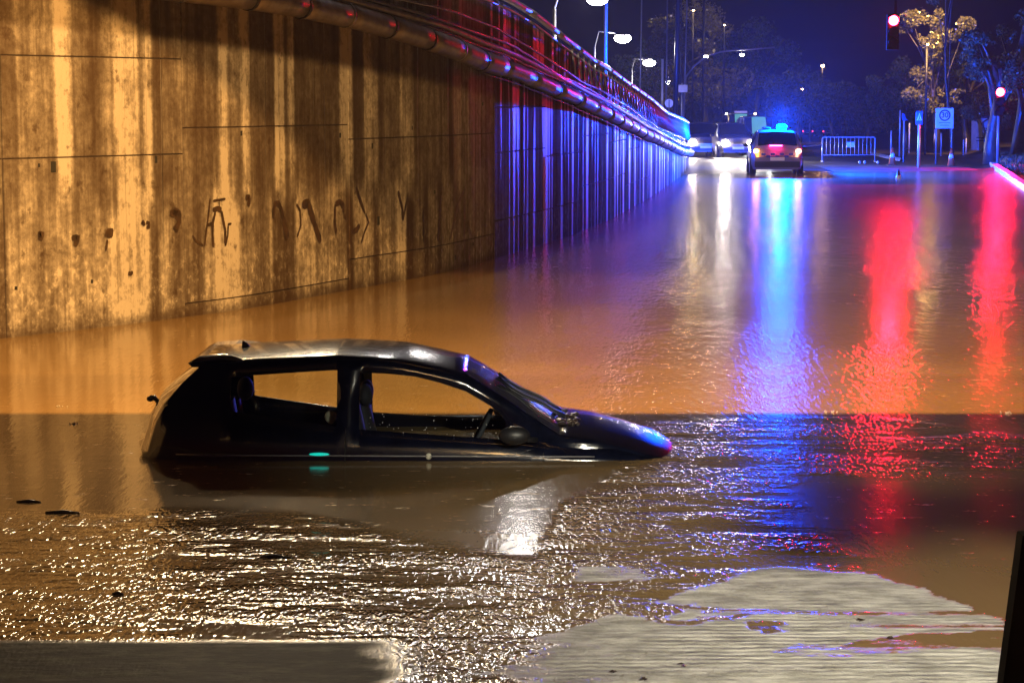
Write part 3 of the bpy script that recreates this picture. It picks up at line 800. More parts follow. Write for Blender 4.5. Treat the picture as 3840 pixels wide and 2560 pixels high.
# door handle, seam, waist line
v = P(1402, 1697, 15.73); mb = MB().ell((v.x - CX, v.y - CY, v.z), (.075, .02, .012), 14, 6); mb.build('door_handle', M['car_dark'], hc)
def seam(x, z0, z1, name='door_seam'):
    pts = []
    for t in range(6):
        z = lerp(z0, z1, t / 5); y = -interp([(-.25, .85), (-.02, .857), (.09, .853), (wb(x), .803)], z)
        pts.append((x - CX + .01 * t / 5, y - .001, z))
    MB().tube(pts, .004, 5).build(name, M['hole'], hc)
seam(-1.22, -.15, .235); seam(.22, -.15, .10)
pts = [(x - CX, -halfw(x, .857) - .004, .045 - .004 * (x + 2.5)) for x in [-2.45, -2.2, -1.8, -1.3, -.8, -.3, .2, .6]]
MB().tube(pts, .006, 6).build('side_trim', M['cable'], hc)
v = P(1196, 1704, 15.72); MB().ell((v.x - CX, -.862, v.z), (.075, .012, .012), 12, 6).build('teal_glint', M['e_teal'], hc)  # reflection on the flank put in as a glowing teal blob
v = P(1607, 1712, 15.72); MB().ell((v.x - CX, -.86, v.z), (.024, .008, .024), 7, 5).build('sticker', M['pale'], hc)
# cabin: seats, headrests, wheel, dash, far door cards
def seat(x, y, ztop, lean=.12):
    mb = MB()
    rws = []
    for k in range(7):
        t = k / 6; z = lerp(-.45, ztop - .02, t); xx = x - lean * t; wd = lerp(.27, .19, t ** 2); th = lerp(.10, .05, t)
        rws.append([Vector((xx - CX + th * c, y + wd * s, z)) for c, s in ((1, 0), (.8, .8), (0, 1), (-.8, .8), (-1, 0), (-.8, -.8), (0, -1), (.8, -.8), (1, 0))])
    mb.grid(rws); mb.build('seat', M['seat'], hc)
def headrest(x, y, z, r=(.055, .12, .085)):
    mb = MB().ell((x - CX, y, z), r, 14, 10); mb.build('headrest', M['seat'], hc)
h1 = P(1371, 1481, 16.25); h2 = P(922, 1454, 16.3)
seat(h1.x + .02, -.35, h1.z - .04); headrest(h1.x, -.35, h1.z)
seat(h1.x + .05, .37, h1.z - .14); headrest(h1.x - .04, .37, h1.z - .06)
seat(h2.x - .06, -.33, h2.z - .06, .08); headrest(h2.x, -.33, h2.z, (.062, .13, .09))
seat(h2.x - .10, .36, h2.z - .15, .08)
v = P(1800, 1555, 16.2)
th = [2 * math.pi * k / 24 for k in range(25)]
tiltM = Matrix.Translation((v.x - CX + .0, -.36, v.z - .13)) @ Matrix.Rotation(R(28), 4, 'Y')
MB().tube([tiltM @ Vector((0, .18 * math.cos(a), .18 * math.sin(a))) for a in th], .017, 8, False).build('steering_wheel', M['seat'], hc)
MB().box(.05 - CX, .42 - CX, -.70, .70, -.4, .03).build('dashboard', M['interior'], hc)
MB().box(-2.4 - CX, .3 - CX, -.76, .76, -.55, -.30).build('cabin_floor', M['interior'], hc)
MB().box(-1.29 - CX, -1.12 - CX, .60, .80, -.3, .2).build('door_pillar_trim', M['interior'], hc)
v = P(1241, 1561, 16.2)
o = MB().ell((v.x - CX, -.42, v.z), (.045, .03, .05), 10, 8).build('belt_guide', M['pale'], hc)
# droplets on the near glass
mb = MB()
for k in range(46):
    px = random.uniform(1375, 1870); py = random.uniform(1545, 1640) + (px - 1375) * .03
    v = P(px, py, 15.80); r = random.choice([.0022, .003, .0036])
    mb.ell((v.x - CX, v.y - CY, v.z), (r, r * .6, r * 1.2), 6, 4)
M['drop'] = pmat('water_drop', (.6, .6, .6), .1, spec=1)
o = mb.build('rain_drops', M['drop'], hc); o['kind'] = 'stuff'

# ------------------------------------------------------------------ far vehicles
def vehicle(name, label, group, loc, rz, kind='hatch', paint=None, L=4.3, Wd=1.78, H=1.48, front=None, rear=None, lit=False, extras=None):
    root = empty(name, loc, label, 'van' if kind == 'van' else 'car', group, rz)
    hs = H / 1.5; w2 = Wd / 2
    if kind == 'van':
        st = [(0, .7, .72, .9), (.05, .95, 1.3, .97), (.15, 1.02, 1.9, 1), (1.0, 1.05, 2.0, 1), (3.2, 1.05, 2.0, 1), (3.5, 1.03, 1.92, 1), (4.15, 1.0, 1.04, .97), (4.6, .86, .88, .93), (4.75, .55, .56, .86)]
        hs = H / 2.03
    else:
        st = [(0, .62, .64, .86), (.08, .92, 1.0, .92), (.25, .98, 1.18, .96), (.55, 1.0, 1.42, .99), (1.1, 1.0, 1.49, 1), (2.2, .98, 1.5, 1), (2.6, .97, 1.42, 1), (3.35, .94, .97, .99), (3.8, .87, .9, .97), (4.15, .76, .78, .92), (4.3, .55, .57, .82)]
    Ls = L / st[-1][0]
    rg = []
    for (x, zb, zt, kw) in st:
        x *= Ls; zb *= hs; zt *= hs; ww = w2 * kw
        up = max(0, min(1, (zt - zb) / (.45 * hs))); rw = ww * lerp(.9, .72 if kind != 'van' else .86, up)
        pr = [(ww * .92, .24), (ww, .42), (ww * 1.0, .66 * min(1, zb / .8)), (ww * .97, zb), (lerp(ww * .97, rw, .5), lerp(zb, zt, .5)), (lerp(ww * .97, rw, .9), lerp(zb, zt, .9)), (rw * .9, zt), (rw * .45, zt + .03), (0, zt + .04)]
        nr = [Vector((a, x, z)) for a, z in pr]
        rg.append(nr + [Vector((-q.x, q.y, q.z)) for q in nr[:-1]][::-1])
    b = MB().grid(rg); n = len(rg[0]); b.f += [tuple(range(n)), tuple((len(rg) - 1) * n + j for j in range(n))[::-1]]; b.sm += [False, False]
    bo = b.build('body', paint, root)
    def pt(name, i0, i1, j0, j1, mat, d=.012):
        rws = []
        for i in range(i0, i1 + 1):
            r_ = []
            for j in range(j0, j1 + 1):
                p = rg[i][j]; c = Vector((0, p.y, .7)); q = p - c; q.normalize(); r_.append(p + q * d)
            rws.append(r_)
        return MB().grid(rws).build(name, mat, root)
    nst = len(st)
    gm = M['glass_lit'] if lit else M['glass_dark']
    if kind == 'van':
        pt('windscreen', 5, 6, 6, 10, M['glass_dark'], .02); (pt('cabin_light_patch', 5, 6, 7, 9, gm, .035) if lit else None); pt('side_window', 4, 5, 3, 5, M['glass_dark']); pt('side_window', 4, 5, 11, 13, M['glass_dark']); pt('rear_window', 1, 2, 6, 10, M['glass_dark'], .02)
    else:
        pt('windscreen', 6, 7, 6, 10, gm, .02); pt('rear_window', 1, 3, 6, 10, M['glass_dark'], .02)
        for a, c in ((3, 4), (4, 5), (5, 6)):
            pt('side_window', a, c, 3, 5, M['glass_dark']); pt('side_window', a, c, 11, 13, M['glass_dark'])
    wr = .33 if kind == 'van' else .32
    for yy in (L * .185, L * .80):
        for sx in (-1, 1):
            wh = MB().tube([(sx * (w2 - .20), yy, wr), (sx * (w2 + .012), yy, wr)], wr, 18).build('wheel', M['rubber'], root)
            MB().tube([(sx * (w2 + .012), yy, wr), (sx * (w2 + .025), yy, wr)], wr * .6, 10).build('rim', M['metal'], wh)
    # bumpers, plates
    MB().box(-w2 * .86, w2 * .86, -.05, .10, .32, .52).build('rear_bumper', M['black'], root)
    MB().box(-w2 * .80, w2 * .80, L - .12, L + .03, .28, .46).build('front_bumper', M['black'], root)
    MB().box(-.25, .25, L + .03, L + .045, .38, .49).build('number_plate', M['plate'], root)
    MB().box(-.25, .25, -.065, -.05, .55, .67).build('number_plate', M['plate'], root)
    for sx in (-1, 1):
        MB().ell((sx * (w2 + .08), L * .66, .98 * hs), (.10, .06, .07), 8, 6).build('wing_mirror', M['black'], root)
    fm = front or (M['glass_dark'],) * 2
    for sx, m_ in zip((-1, 1), fm):
        MB().ell((sx * w2 * .70, L + .02, .66 * hs), (.17, .08, .14), 12, 8).build('headlight', m_, root)
    rm = rear or (M['sign_red'],) * 2
    for sx, m_ in zip((-1, 1), rm):
        MB().ell((sx * w2 * .80, .02, .84 * hs), (.09, .05, .075), 10, 8).build('tail_lamp', m_, root)
    if extras: extras(root, L, w2, hs)
    return root
def ground_at(px, D):
    x = P(px, 600, D).x; return Vector((x, D, gz(x, D)))

def police_extras(root, L, w2, hs):
    MB().box(-.55, .55, 1.55, 1.85, 1.50 * hs, 1.53 * hs).build('light_bar_base', M['black'], root)
    d = MB().ell((.22, 1.68, 1.63 * hs), (.19, .10, .10), 14, 10).build('beacon', M['e_blue'], root)
    MB().ell((-.32, 1.68, 1.58 * hs), (.17, .09, .05), 14, 10).build('beacon', M['glass_dark'], root)
    MB().box(-.28, .16, -.035, -.01, 1.00 * hs, 1.04 * hs).build('red_light_bar', M['e_brake'], root)
    # chequered band across the tailgate
    for r_ in range(2):
        for c in range(7):
            if (r_ + c) % 2 == 0:
                x = -.56 + c * .16
                MB().box(x, x + .15, -.058, -.045, .74 - r_ * .075, .81 - r_ * .075).build('blue_check', M['blue_paint'], root)
    MB().box(w2 + .002, w2 + .012, 1.0, 3.2, .62, .80).build('side_stripe', M['blue_paint'], root)
    MB().box(-w2 - .012, -w2 - .002, 1.0, 3.2, .62, .80).build('side_stripe', M['blue_paint'], root)
    MB().box(-w2 * .78, w2 * .78, -.055, -.04, .53, .565).build('bumper_strip', M['white_paint'], root)
gp = ground_at(2915, 77)
pc = vehicle('police_car', 'white and blue police car seen from behind with its roof beacon flashing blue', None, (gp.x, 77, max(gp.z, -.02)), R(-4), 'hatch', M['white_paint'], L=4.4, Wd=1.84, H=1.58,
             rear=(M['e_amber'], M['e_tail2']), extras=police_extras)
pc['category'] = 'police car'
bx = Matrix.Rotation(R(-4), 4, 'Z') @ Vector((.22, 1.68, 1.75)) + pc.location
lamp('beacon_light', (.22, 1.60, 2.0), BLUE_W, (0.0, .055, 1.0), .08, parent=pc)
lamp('light_bar_glow', (-.06, -.12, 1.07), 5, (1.0, .02, .12), .05, parent=pc)
lamp('indicator_glow', (-.73, -.12, .9), 4, (1.0, .38, .04), .05, parent=pc)
lamp('indicator_glow', (.73, -.12, .9), 4, (1.0, .34, .2), .05, parent=pc)

E_ = M['e_head']
g1 = ground_at(2615, 101); a = vehicle('parked_car', 'dark car with full headlights nearest the end of the wall', 'cars queueing towards the flood', (g1.x, 101, g1.z), R(180), 'hatch', M['grey_paint'], front=(E_, E_), Wd=1.42 * 1.2)
g2 = ground_at(2706, 99); b_ = vehicle('parked_car', 'dark car with two glaring headlights between the wall-end car and the lit van', 'cars queueing towards the flood', (g2.x, 99, g2.z), R(184), 'hatch', M['grey_paint'], front=(E_, E_), Wd=1.62)
def van_ex(root, L, w2, hs):
    for sx in (-1, 1): MB().ell((sx * w2 * .5, L + .04, .36), (.10, .04, .04), 10, 6).build('fog_lamp', M['e_white'], root)
g3 = ground_at(2815, 104); c_ = vehicle('parked_van', 'small van with a brightly lit pale green windscreen left of the police car', 'cars queueing towards the flood', (g3.x, 104, g3.z), R(180), 'van', M['van_paint'], L=4.2, Wd=1.6, H=1.75, lit=True, extras=van_ex)
def van2_ex(root, L, w2, hs):
    for sx in (-1, 1): MB().ell((sx * w2 * .92, L * .74, 2.0 * hs), (.06, .05, .05), 8, 6).build('marker_lamp', M['e_marker'], root)
    MB().box(-.35, .35, L * .70, L * .76, 2.05 * hs, 2.16 * hs).build('roof_board', M['plate'], root)
g4 = ground_at(2752, 128); d_ = vehicle('delivery_van', 'tall dark van with two amber roof lamps behind the queueing cars', None, (g4.x, 128, g4.z), R(180), 'van', M['van_paint'], L=4.9, Wd=1.75, H=2.0, lit=True, extras=van2_ex)
T_ = M['e_tail']
g5 = ground_at(3028, 330); vehicle('far_car', 'distant blue-lit car with red tail lamps just right of the police beacon', 'distant cars driving away', (g5.x, 330, g5.z), 0, 'hatch', M['grey_paint'], rear=(T_, T_))
g6 = ground_at(3105, 300); vehicle('far_car', 'distant pale car with red tail lamps above the left half of the crowd barrier', 'distant cars driving away', (g6.x, 300, g6.z), R(8), 'hatch', M['white_paint'], rear=(T_, T_))
g7 = ground_at(3165, 310); vehicle('far_car', 'distant dark red car standing right of the pale car above the barrier', 'distant cars driving away', (g7.x, 310, g7.z), R(70), 'hatch', M['sign_red'])
# headlight beams (these lamps belong to the cars)
for par, xx in ((a, -.6), (b_, .58), (b_, -.58)):
    lamp('headlight_beam', (xx, 4.45, .66), 2200, (1, .88, .80), .07, 'SPOT', par, (R(88), 0, 0), 120, .6)
for xx in (-.4, .4): lamp('fog_beam', (xx, 4.3, .36), 300, (.9, 1, .95), .05, 'SPOT', c_, (R(88), 0, 0), 120, .6)

# ------------------------------------------------------------------ crowd barriers, cones, posts
def barrier(px0, px1, D, ybot, label, nb):
    x0 = P(px0, 600, D).x; x1 = P(px1, 600, D).x; z0 = gz((x0 + x1) / 2, D); W_ = x1 - x0
    root = empty('crowd_barrier', (x0, D, z0), label, 'barrier', 'metal crowd barriers closing the road')
    zt, zb_ = 1.02, .28
    MB().tube([(0, 0, zt - .06), (.05, 0, zt), (W_ - .05, 0, zt), (W_, 0, zt - .06)], .02, 8).build('top_rail', M['metal_w'], root)
    MB().tube([(0, 0, zb_), (W_, 0, zb_)], .018, 8).build('bottom_rail', M['metal_w'], root)
    for x in (0, W_): 
        MB().tube([(x, 0, 0), (x, 0, zt - .05)], .024, 8).build('leg', M['metal_w'], root)
        MB().tube([(x, -.28, .01), (x, .28, .01)], .02, 6).build('foot', M['metal_w'], root)
    for k in range(1, nb + 1):
        x = W_ * k / (nb + 1); MB().tube([(x, 0, zb_), (x, 0, zt)], .011, 6).build('bar', M['metal_w'], root)
    return root
M['metal_w'] = pmat('pale_painted_steel', (.6, .58, .58), .35, metal=.3)
br = barrier(3083, 3280, 92, 605, 'metal crowd barrier with a white notice standing right of the police car', 12)
for q in ((1.02, 1.17), (1.20, 1.33)):
    MB().box(q[0], q[1], -.03, -.02, .60, .82).build('notice', M['sign_white'], br)
tp = MB().tube([P(2985, 547, 86), P(3030, 549, 89), P(3083, 543, 92)], .02, 6).build('barrier_tape', M['metal_w']); tag(tp, 'pale tape stretched between the police car and the crowd barrier', 'tape')

def cone(px, D, label, h=.72, mat=None):
    p = ground_at(px, D)
    root = empty('traffic_cone', (p.x, D, max(p.z, -.3)), label, 'traffic cone', 'traffic cones at the water edge')
    MB().box(-.2, .2, -.2, .2, 0, .03).build('base', M['rubber'], root)
    MB().tube([(0, 0, .03), (0, 0, h)], [.15, .03], 14).build('body', mat or M['cone'], root)
    MB().tube([(0, 0, h * .45), (0, 0, h * .68)], [.107, .075], 14).build('white_band', M['sign_white'], root)
    return root
cone(3346, 88, 'orange traffic cone right of the crowd barrier')
cone(3567, 87, 'orange traffic cone under the right post of the thirty sign')
cone(3370, 74, 'dark traffic cone standing alone in the water', .62, M['sign_red'])
def bollard(px, D, h, label, mat, r=.035):
    p = ground_at(px, D); o = MB().tube([(0, 0, -.1), (0, 0, h), (0, 0, h + .02)], [r, r, r * .4], 10).build('bollard', mat, loc=(p.x, D, p.z)); tag(o, label, 'bollard', 'thin posts along the far pavement'); return o
bl = [(3340, 96, 1.2, 'thin post just behind the left traffic cone'), (3372, 99, 2.05, 'tall pale post left of the pointing blue sign'), (3398, 101, 1.0, 'short dark post right of the pointing blue sign'), (3408, 104, 1.4, 'thin glossy post left of the crossing sign'),
      (3503, 104, 1.1, 'white post left of the thirty sign legs'), (3528, 100, 1.0, 'pale post between the thirty sign legs'), (3612, 100, .7, 'short pale post right of the thirty sign'), (3622, 103, .7, 'second short pale post right of the thirty sign')]
for px, D, h, lb in bl: bollard(px, D, h, lb, M['metal_w'] if 'dark' not in lb else M['metal_dark'])
for px in (3224, 3243, 3292):
    p = ground_at(px, 90); o = MB().ell((0, 0, .05), (.05, .05, .07), 8, 6).build('kerb_stud', M['metal_w'], loc=p); tag(o, {3224: 'small pale road stud left of the middle under the crowd barrier', 3243: 'small pale road stud at the middle under the crowd barrier', 3292: 'small pale road stud just outside the right leg of the crowd barrier'}[px], 'stud', 'pale road studs')

# ------------------------------------------------------------------ signs
def text_mesh(txt, size, mat, parent, loc, name='numerals'):
    cu = bpy.data.curves.new('t', 'FONT'); cu.body = txt; cu.size = size; cu.align_x = 'CENTER'; cu.align_y = 'CENTER'; cu.extrude = .004; cu.offset = size * .012
    o = bpy.data.objects.new('t', cu); COL.objects.link(o)
    dg = bpy.context.evaluated_depsgraph_get(); me_ = bpy.data.meshes.new_from_object(o.evaluated_get(dg)); bpy.data.objects.remove(o)
    me_.materials.clear(); me_.materials.append(mat)
    r = bpy.data.objects.new(name, me_); COL.objects.link(r); r.parent = parent; r.location = loc; r.rotation_euler = (R(90), 0, 0); return r
def ringmesh(r0, r1, y0, y1, n=32):
    mb = MB(); vs = []
    for y in (y0, y1):
        for rr in (r0, r1):
            for k in range(n): t = 2 * math.pi * k / n; vs.append((rr * math.cos(t), y, rr * math.sin(t)))
    fs = []
    for k in range(n):
        a, c = k, (k + 1) % n
        fs += [(a, c, n + c, n + a), (2 * n + a, 3 * n + a, 3 * n + c, 2 * n + c), (n + a, n + c, 3 * n + c, 3 * n + a), (a, 2 * n + a, 2 * n + c, c)]
    return mb.add(vs, fs)
D = 90
p = ground_at(3539, D); k = D / FPX
root = empty('speed_sign', (p.x, D, p.z), 'white square thirty zone sign on two posts', 'road sign')
zc_ = P(3539, 444, D).z - p.z; hw = 34 * k; hh = 38 * k
bevel(MB().box(-hw, hw, -.02, .02, zc_ - hh, zc_ + hh).build('board', M['sign_white'], root), .03)
rm_ = ringmesh(16.5 * k, 21 * k, -.036, -.021).build('ring', M['sign_dark'], root); rm_.location = (0, 0, zc_ + 11 * k)
text_mesh('30', 27 * k, M['sign_dark'], root, (0, -.03, zc_ + 11 * k))
for r_ in range(2):
    text_mesh('ZONA' if r_ == 0 else 'zona 30', 8 * k, M['sign_blue'], root, (0, -.026, zc_ - (17 + 10 * r_) * k), 'small_lettering') if False else None
    MB().box(-hw * (.6 - .1 * r_), hw * (.6 - .1 * r_), -.026, -.021, zc_ - (18 + 9 * r_) * k, zc_ - (16 + 9 * r_) * k).build('faint_line', M['sign_blue'], root)
for sx in (-.85, .85): MB().tube([(sx * hw, .05, -.1), (sx * hw, .05, zc_ + hh * .8)], .03, 8).build('post', M['pole_grey'], root)
# pedestrian crossing sign
D = 84; p = ground_at(3444, D); k = D / FPX
root = empty('crossing_sign', (p.x, D, p.z), 'blue pedestrian crossing sign on a pale post', 'road sign')
zc_ = P(3444, 440, D).z - p.z; hw = 13 * k; hh = 22 * k
bevel(MB().box(-hw, hw, -.02, .02, zc_ - hh, zc_ + hh).build('board', M['sign_blue'], root), .02)
MB().add([(-10*k, -.026, zc_ - 12*k), (10*k, -.026, zc_ - 12*k), (0, -.026, zc_ + 16*k)], [(0, 1, 2)]).build('triangle', M['sign_white'], root)
mb = MB(); mb.box(-1.2*k, 1.2*k, -.034, -.028, zc_ - 4*k, zc_ + 4*k); mb.ell((0, -.032, zc_ + 7*k), (1.6*k, .004, 1.6*k), 8, 6)
mb.add([(-1*k, -.031, zc_ - 3*k), (1*k, -.031, zc_ - 3*k), (-3*k, -.031, zc_ - 11*k), (-5*k, -.031, zc_ - 11*k)], [(0, 3, 2, 1)]); mb.add([(-1*k, -.031, zc_ - 3*k), (1*k, -.031, zc_ - 3*k), (5*k, -.031, zc_ - 11*k), (3*k, -.031, zc_ - 11*k)], [(0, 3, 2, 1)])
mb.build('walking_figure', M['sign_dark'], root)
MB().box(-hw, hw, -.02, .02, zc_ - hh - 5*k, zc_ - hh - 1*k).build('lower_plate', M['sign_blue'], root)
MB().tube([(0, .04, -.1), (0, .04, zc_ + hh)], .04, 8).build('post', M['metal_w'], root)
MB().tube([(7*k, .10, -.1), (7*k, .10, zc_ + hh)], .018, 6).build('thin_post', M['metal_w'], root)
# pointing sign
D = 92; p = ground_at(3388, D); k = D / FPX
root = empty('direction_sign', (p.x, D, p.z), 'small blue flag-shaped sign on a thin pole left of the crossing sign', 'road sign')
zc_ = P(3388, 440, D).z - p.z
MB().add([(-9*k, -.02, zc_ + 14*k), (0, -.02, zc_ + 12*k), (4*k, -.02, zc_ - 4*k), (13*k, -.02, zc_ - 12*k), (-7*k, -.02, zc_ - 12*k), (-9*k, .02, zc_ + 14*k), (0, .02, zc_ + 12*k), (4*k, .02, zc_ - 4*k), (13*k, .02, zc_ - 12*k), (-7*k, .02, zc_ - 12*k)],
         [(0,1,2,3,4), (9,8,7,6,5), (0,5,6,1), (1,6,7,2), (2,7,8,3), (3,8,9,4), (4,9,5,0)]).build('flag_panel', M['sign_blue'], root)
MB().tube([(0, .04, -.1), (0, .04, zc_ + 10*k)], .028, 8).build('post', M['metal_w'], root)
# far sign panel seen from behind
D = 190; p = ground_at(3022, D); k = D / FPX
root = empty('back_of_sign', (p.x, D, p.z), 'pale rectangular sign panel on a post above the distant cars', 'road sign')
zz_ = P(3010, 398, D).z - p.z
bevel(MB().box(-44*k, 24*k, -.03, .03, zz_ - 19*k, zz_ + 19*k).build('panel', M['sign_white'], root), .04)
MB().tube([(12*k, -.09, -.2), (12*k, -.09, zz_ + 19*k)], .07, 8).build('post', M['pole_grey'], root)

# ------------------------------------------------------------------ left street furniture
def street_z(x, y):
    best = min(range(len(line)), key=lambda i: (line[i].x - x) ** 2 + (line[i].y - y) ** 2)
    if y > line[-1].y: return gz(x, y)
    return zr(cum[best]) - .15
def street_lamp(px, py, D, size, label, power, mat=None, color=(1, .93, .88), pole_dx=None, arm=True, wattfac=1):
    h = P(px, py, D); pd = pole_dx if pole_dx is not None else -1.4
    base = Vector((h.x + pd, D, street_z(h.x + pd, D)))
    root = empty('street_lamp', base, label, 'street lamp', 'street lamps along the side street')
    top = h.z - base.z
    MB().tube([(0, 0, 0), (0, 0, top * .9)], [.09, .06], 10).build('pole', M['pole_grey'], root)
    MB().tube([(0, 0, top * .9), (-pd * .15, 0, top + .25), (-pd * .75, 0, top + .16)], .04, 8).build('arm', M['pole_grey'], root)
    MB().ell((-pd, 0, top + .07), (size * .9, size * .5, .07), 16, 8).build('head', M['metal_dark'], root)
    MB().ell((-pd, 0, top - .10), (size, size * .5, size * .55), 16, 10).build('lens', mat or M['e_street'], root)
    lamp('lamp_light', (-pd, 0, top - size * .62 - .15), power, color, size * .8, parent=root)
    return root
street_lamp(2335, 137, 110, .42, 'bright white street lamp, second from the top along the side street', 650)
street_lamp(2240, -12, 72, .34, 'bright white street lamp cut by the top edge of the picture', 650)
street_lamp(2435, 232, 178, .50, 'bright white street lamp in front of the ribbed panel', 650)
street_lamp(2508, 305, 250, .42, 'lowest and smallest white street lamp in the row', 650)
# lamps of the same row standing nearer, above the picture
street_lamp(1960, -700, 46, .25, 'white street lamp out of view above the middle of the wall', 650)
street_lamp(1600, -1250, 35, .25, 'white street lamp out of view above the wall bend', 700)
street_lamp(1050, -1350, 37, .50, 'warm street lamp out of view above the stained wall', 6000, M['e_sod'], (1.0, .78, .50), pole_dx=-2)
street_lamp(600, -1500, 34, .50, 'warm street lamp out of view furthest left above the wall', 3000, M['e_sod'], (1.0, .74, .44), pole_dx=-2)
# tall poles
def pole(px0, py0, px1, py1, D, r, mat, label):
    a = P(px0, py0, D); c = P(px1, py1, D); z0 = street_z(c.x, D)
    o = MB().tube([(0, 0, 0), (a.x - c.x, 0, max(a.z, 9) - z0)], [r, r * .8], 10).build('tall_pole', mat, loc=(c.x, D, z0)); tag(o, label, 'pole', 'tall poles along the side street')
pole(2274, 0, 2268, 230, 84, .085, M['pole_grey'], 'thick grey pole left of the bright street lamps')
pole(2407, 0, 2398, 330, 120, .045, M['pole_grey'], 'thin grey pole between the two brightest street lamps')
pole(2503, 0, 2497, 360, 130, .05, M['pole_grey'], 'thin pale pole left of the thick dark mast')
pole(2545, 0, 2530, 440, 105, .13, M['metal_dark'], 'thick dark mast beside the ribbed panel')
pole(2577, 20, 2563, 430, 125, .045, M['pole_grey'], 'thin pale pole right of the thick dark mast')
pole(2557, 0, 2548, 430, 118, .03, M['metal_dark'], 'thinnest dark pole right beside the thick mast')
# ribbed panel (back of a big direction sign)
def ribbed(px0, px1, py0, py1, D, n, label, skip=0):
    a = P(px0, py0, D); c = P(px1, py1, D); base = Vector(((a.x + c.x) / 2, D, gz((a.x + c.x) / 2, D)))
    root = empty('direction_board', base, label, 'sign board', 'ribbed boards by the side street')
    h = (a.z - c.z) / n; hw = (c.x - a.x) / 2
    for k in range(n):
        z = a.z - base.z - h * (k + .5)
        bevel(MB().box(-hw, hw, -.03 - .02 * (k % 2), .03, z - h * .44, z + h * .44).build('slat', M['board'], root), .015)
    for sx in (-.8, .8): MB().tube([(sx * hw, .08, 0), (sx * hw, .08, a.z - base.z)], .06, 8).build('post', M['pole_grey'], root)
    return root
M['board'] = pmat('pale_board', (.55, .52, .54), .6, noise=(2, .2))
ribbed(2368, 2476, 220, 338, 205, 9, 'ribbed pale sign board behind the bright street lamp')
ribbed(2496, 2531, 221, 290, 205, 6, 'smaller ribbed board between the thin pale pole and thick mast')
p = P(2484, 290, 120); z0 = gz(p.x, 120)
o = MB().tube([(0, 0, 0), (0, 0, P(2484, 222, 120).z - z0)], .07, 10).build('white_post', M['metal_w'], loc=(p.x, 120, z0)); tag(o, 'white post between the two ribbed boards', 'post')
p = P(2509, 388, 118); z0 = gz(p.x, 118)
rt = empty('round_sign', (p.x, 118, z0), 'back of a round road sign below the lowest street lamp', 'road sign')
MB().tube([(0, -.03, p.z - z0), (0, .0, p.z - z0)], .23, 24).build('disc', M['sign_white'], rt); MB().tube([(0, -.06, 0), (0, -.06, p.z - z0 + .2)], .03, 8).build('post', M['pole_grey'], rt)
p = P(2558, 333, 116); z0 = gz(p.x, 116)
rt = empty('control_box', (p.x, 116, z0), 'small ribbed box fixed on a pole right of the dark mast', 'box')
bevel(MB().box(-.28, .28, -.15, .15, p.z - z0 - .2, p.z - z0 + .2).build('case', M['board'], rt), .03); MB().tube([(0, .2, 0), (0, .2, p.z - z0 + .3)], .05, 8).build('post', M['pole_grey'], rt)
# curved mast arm
D = 135
pts = [P(x, y, D) for x, y in [(2560, 470), (2563, 400), (2572, 290), (2600, 250), (2650, 212), (2700, 196), (2752, 190), (2830, 185), (2905, 178)]]
pts = [Vector((pts[0].x, D, gz(pts[0].x, D)))] + pts
rt = empty('curved_mast', pts[0], 'curved arm mast with small lamps bending right from the side street', 'street lamp')
o = MB().tube([q - pts[0] for q in pts], [.09] + [.07] * 4 + [.05] * 5, 8).build('arm', M['pole_grey'], rt)
for (x, y) in ((2648, 213), (2782, 207)):
    q = P(x, y, D) - pts[0]; MB().ell(q, (.14, .08, .07), 10, 6).build('lamp_head', M['e_white'], rt)
def small_lamp(px, py, D, label, mat, r, power, color):
    q = P(px, py, D); z0 = gz(q.x, D)
    rt = empty('distant_lamp', (q.x, D, z0), label, 'street lamp', 'distant small street lamps')
    MB().tube([(0, .1, 0), (0, .1, q.z - z0)], .06, 8).build('pole', M['metal_dark'], rt)
    MB().ell((0, -.05, q.z - z0), (r, r * .8, r * .7), 12, 8).build('lens', mat, rt)
    lamp('lamp_light', (0, -.9, q.z - z0), power, color, .1, parent=rt)
small_lamp(3085, 248, 190, 'distant orange street lamp above the crowd barrier', M['e_sod'], .15, 120, (1, .5, .2))
small_lamp(3008, 337, 170, 'distant yellow street lamp above the police beacon', M['e_sod'], .12, 70, (1, .75, .4))
small_lamp(2717, 95, 150, 'dim white lamp high above the queueing cars', M['e_marker'], .06, 40, (1, .9, .8))

# ------------------------------------------------------------------ traffic lights
def signal(px, py, D, label, post_px=None, arm=False, rr=.15):
    q = P(px, py, D)
    bx_ = P(post_px, 600, D).x; z0 = gz(bx_, D)
    rt = empty('traffic_light', (bx_, D, z0), label, 'traffic light', 'red traffic lights')
    hx, hz = q.x - bx_, q.z - z0
    bevel(MB().box(hx - .19, hx + .19, -.02, .16, hz - .92, hz + .21).build('housing', M['post_dark'], rt), .03)
    for k, m_ in enumerate((M['e_red'], M['glass_dark'], M['glass_dark'])):
        zz = hz - .35 * k
        MB().tube([(hx, -.03, zz), (hx, -.06, zz)], rr, 20).build('signal_lens', m_, rt)
        vis = MB(); n = 10
        a_ = [math.pi * (-.05 + 1.1 * j / n) for j in range(n + 1)]
        vis.grid([[Vector((hx + rr * 1.12 * math.cos(t), y, zz + rr * 1.12 * math.sin(t))) for t in a_] for y in (-.02, -.18)])
        vis.build('visor', M['post_dark'], rt)
    if arm:
        MB().tube([(0, .1, hz + .1), (0, .1, 7.6), (6.5, .1, 7.6), (6.5, .1, 0)], .05, 8).build('arm', M['post_dark'], rt)
    else:
        MB().tube([(hx, .14, -.1), (hx, .14, hz - .75)], .06, 10).build('pole', M['pole_grey'], rt)
    lamp('signal_light', (hx, -.45, hz), RED_W, (1.0, .0, .012), .12, 'SPOT', rt, (R(82), 0, R(180)), 165, .3)
    return rt
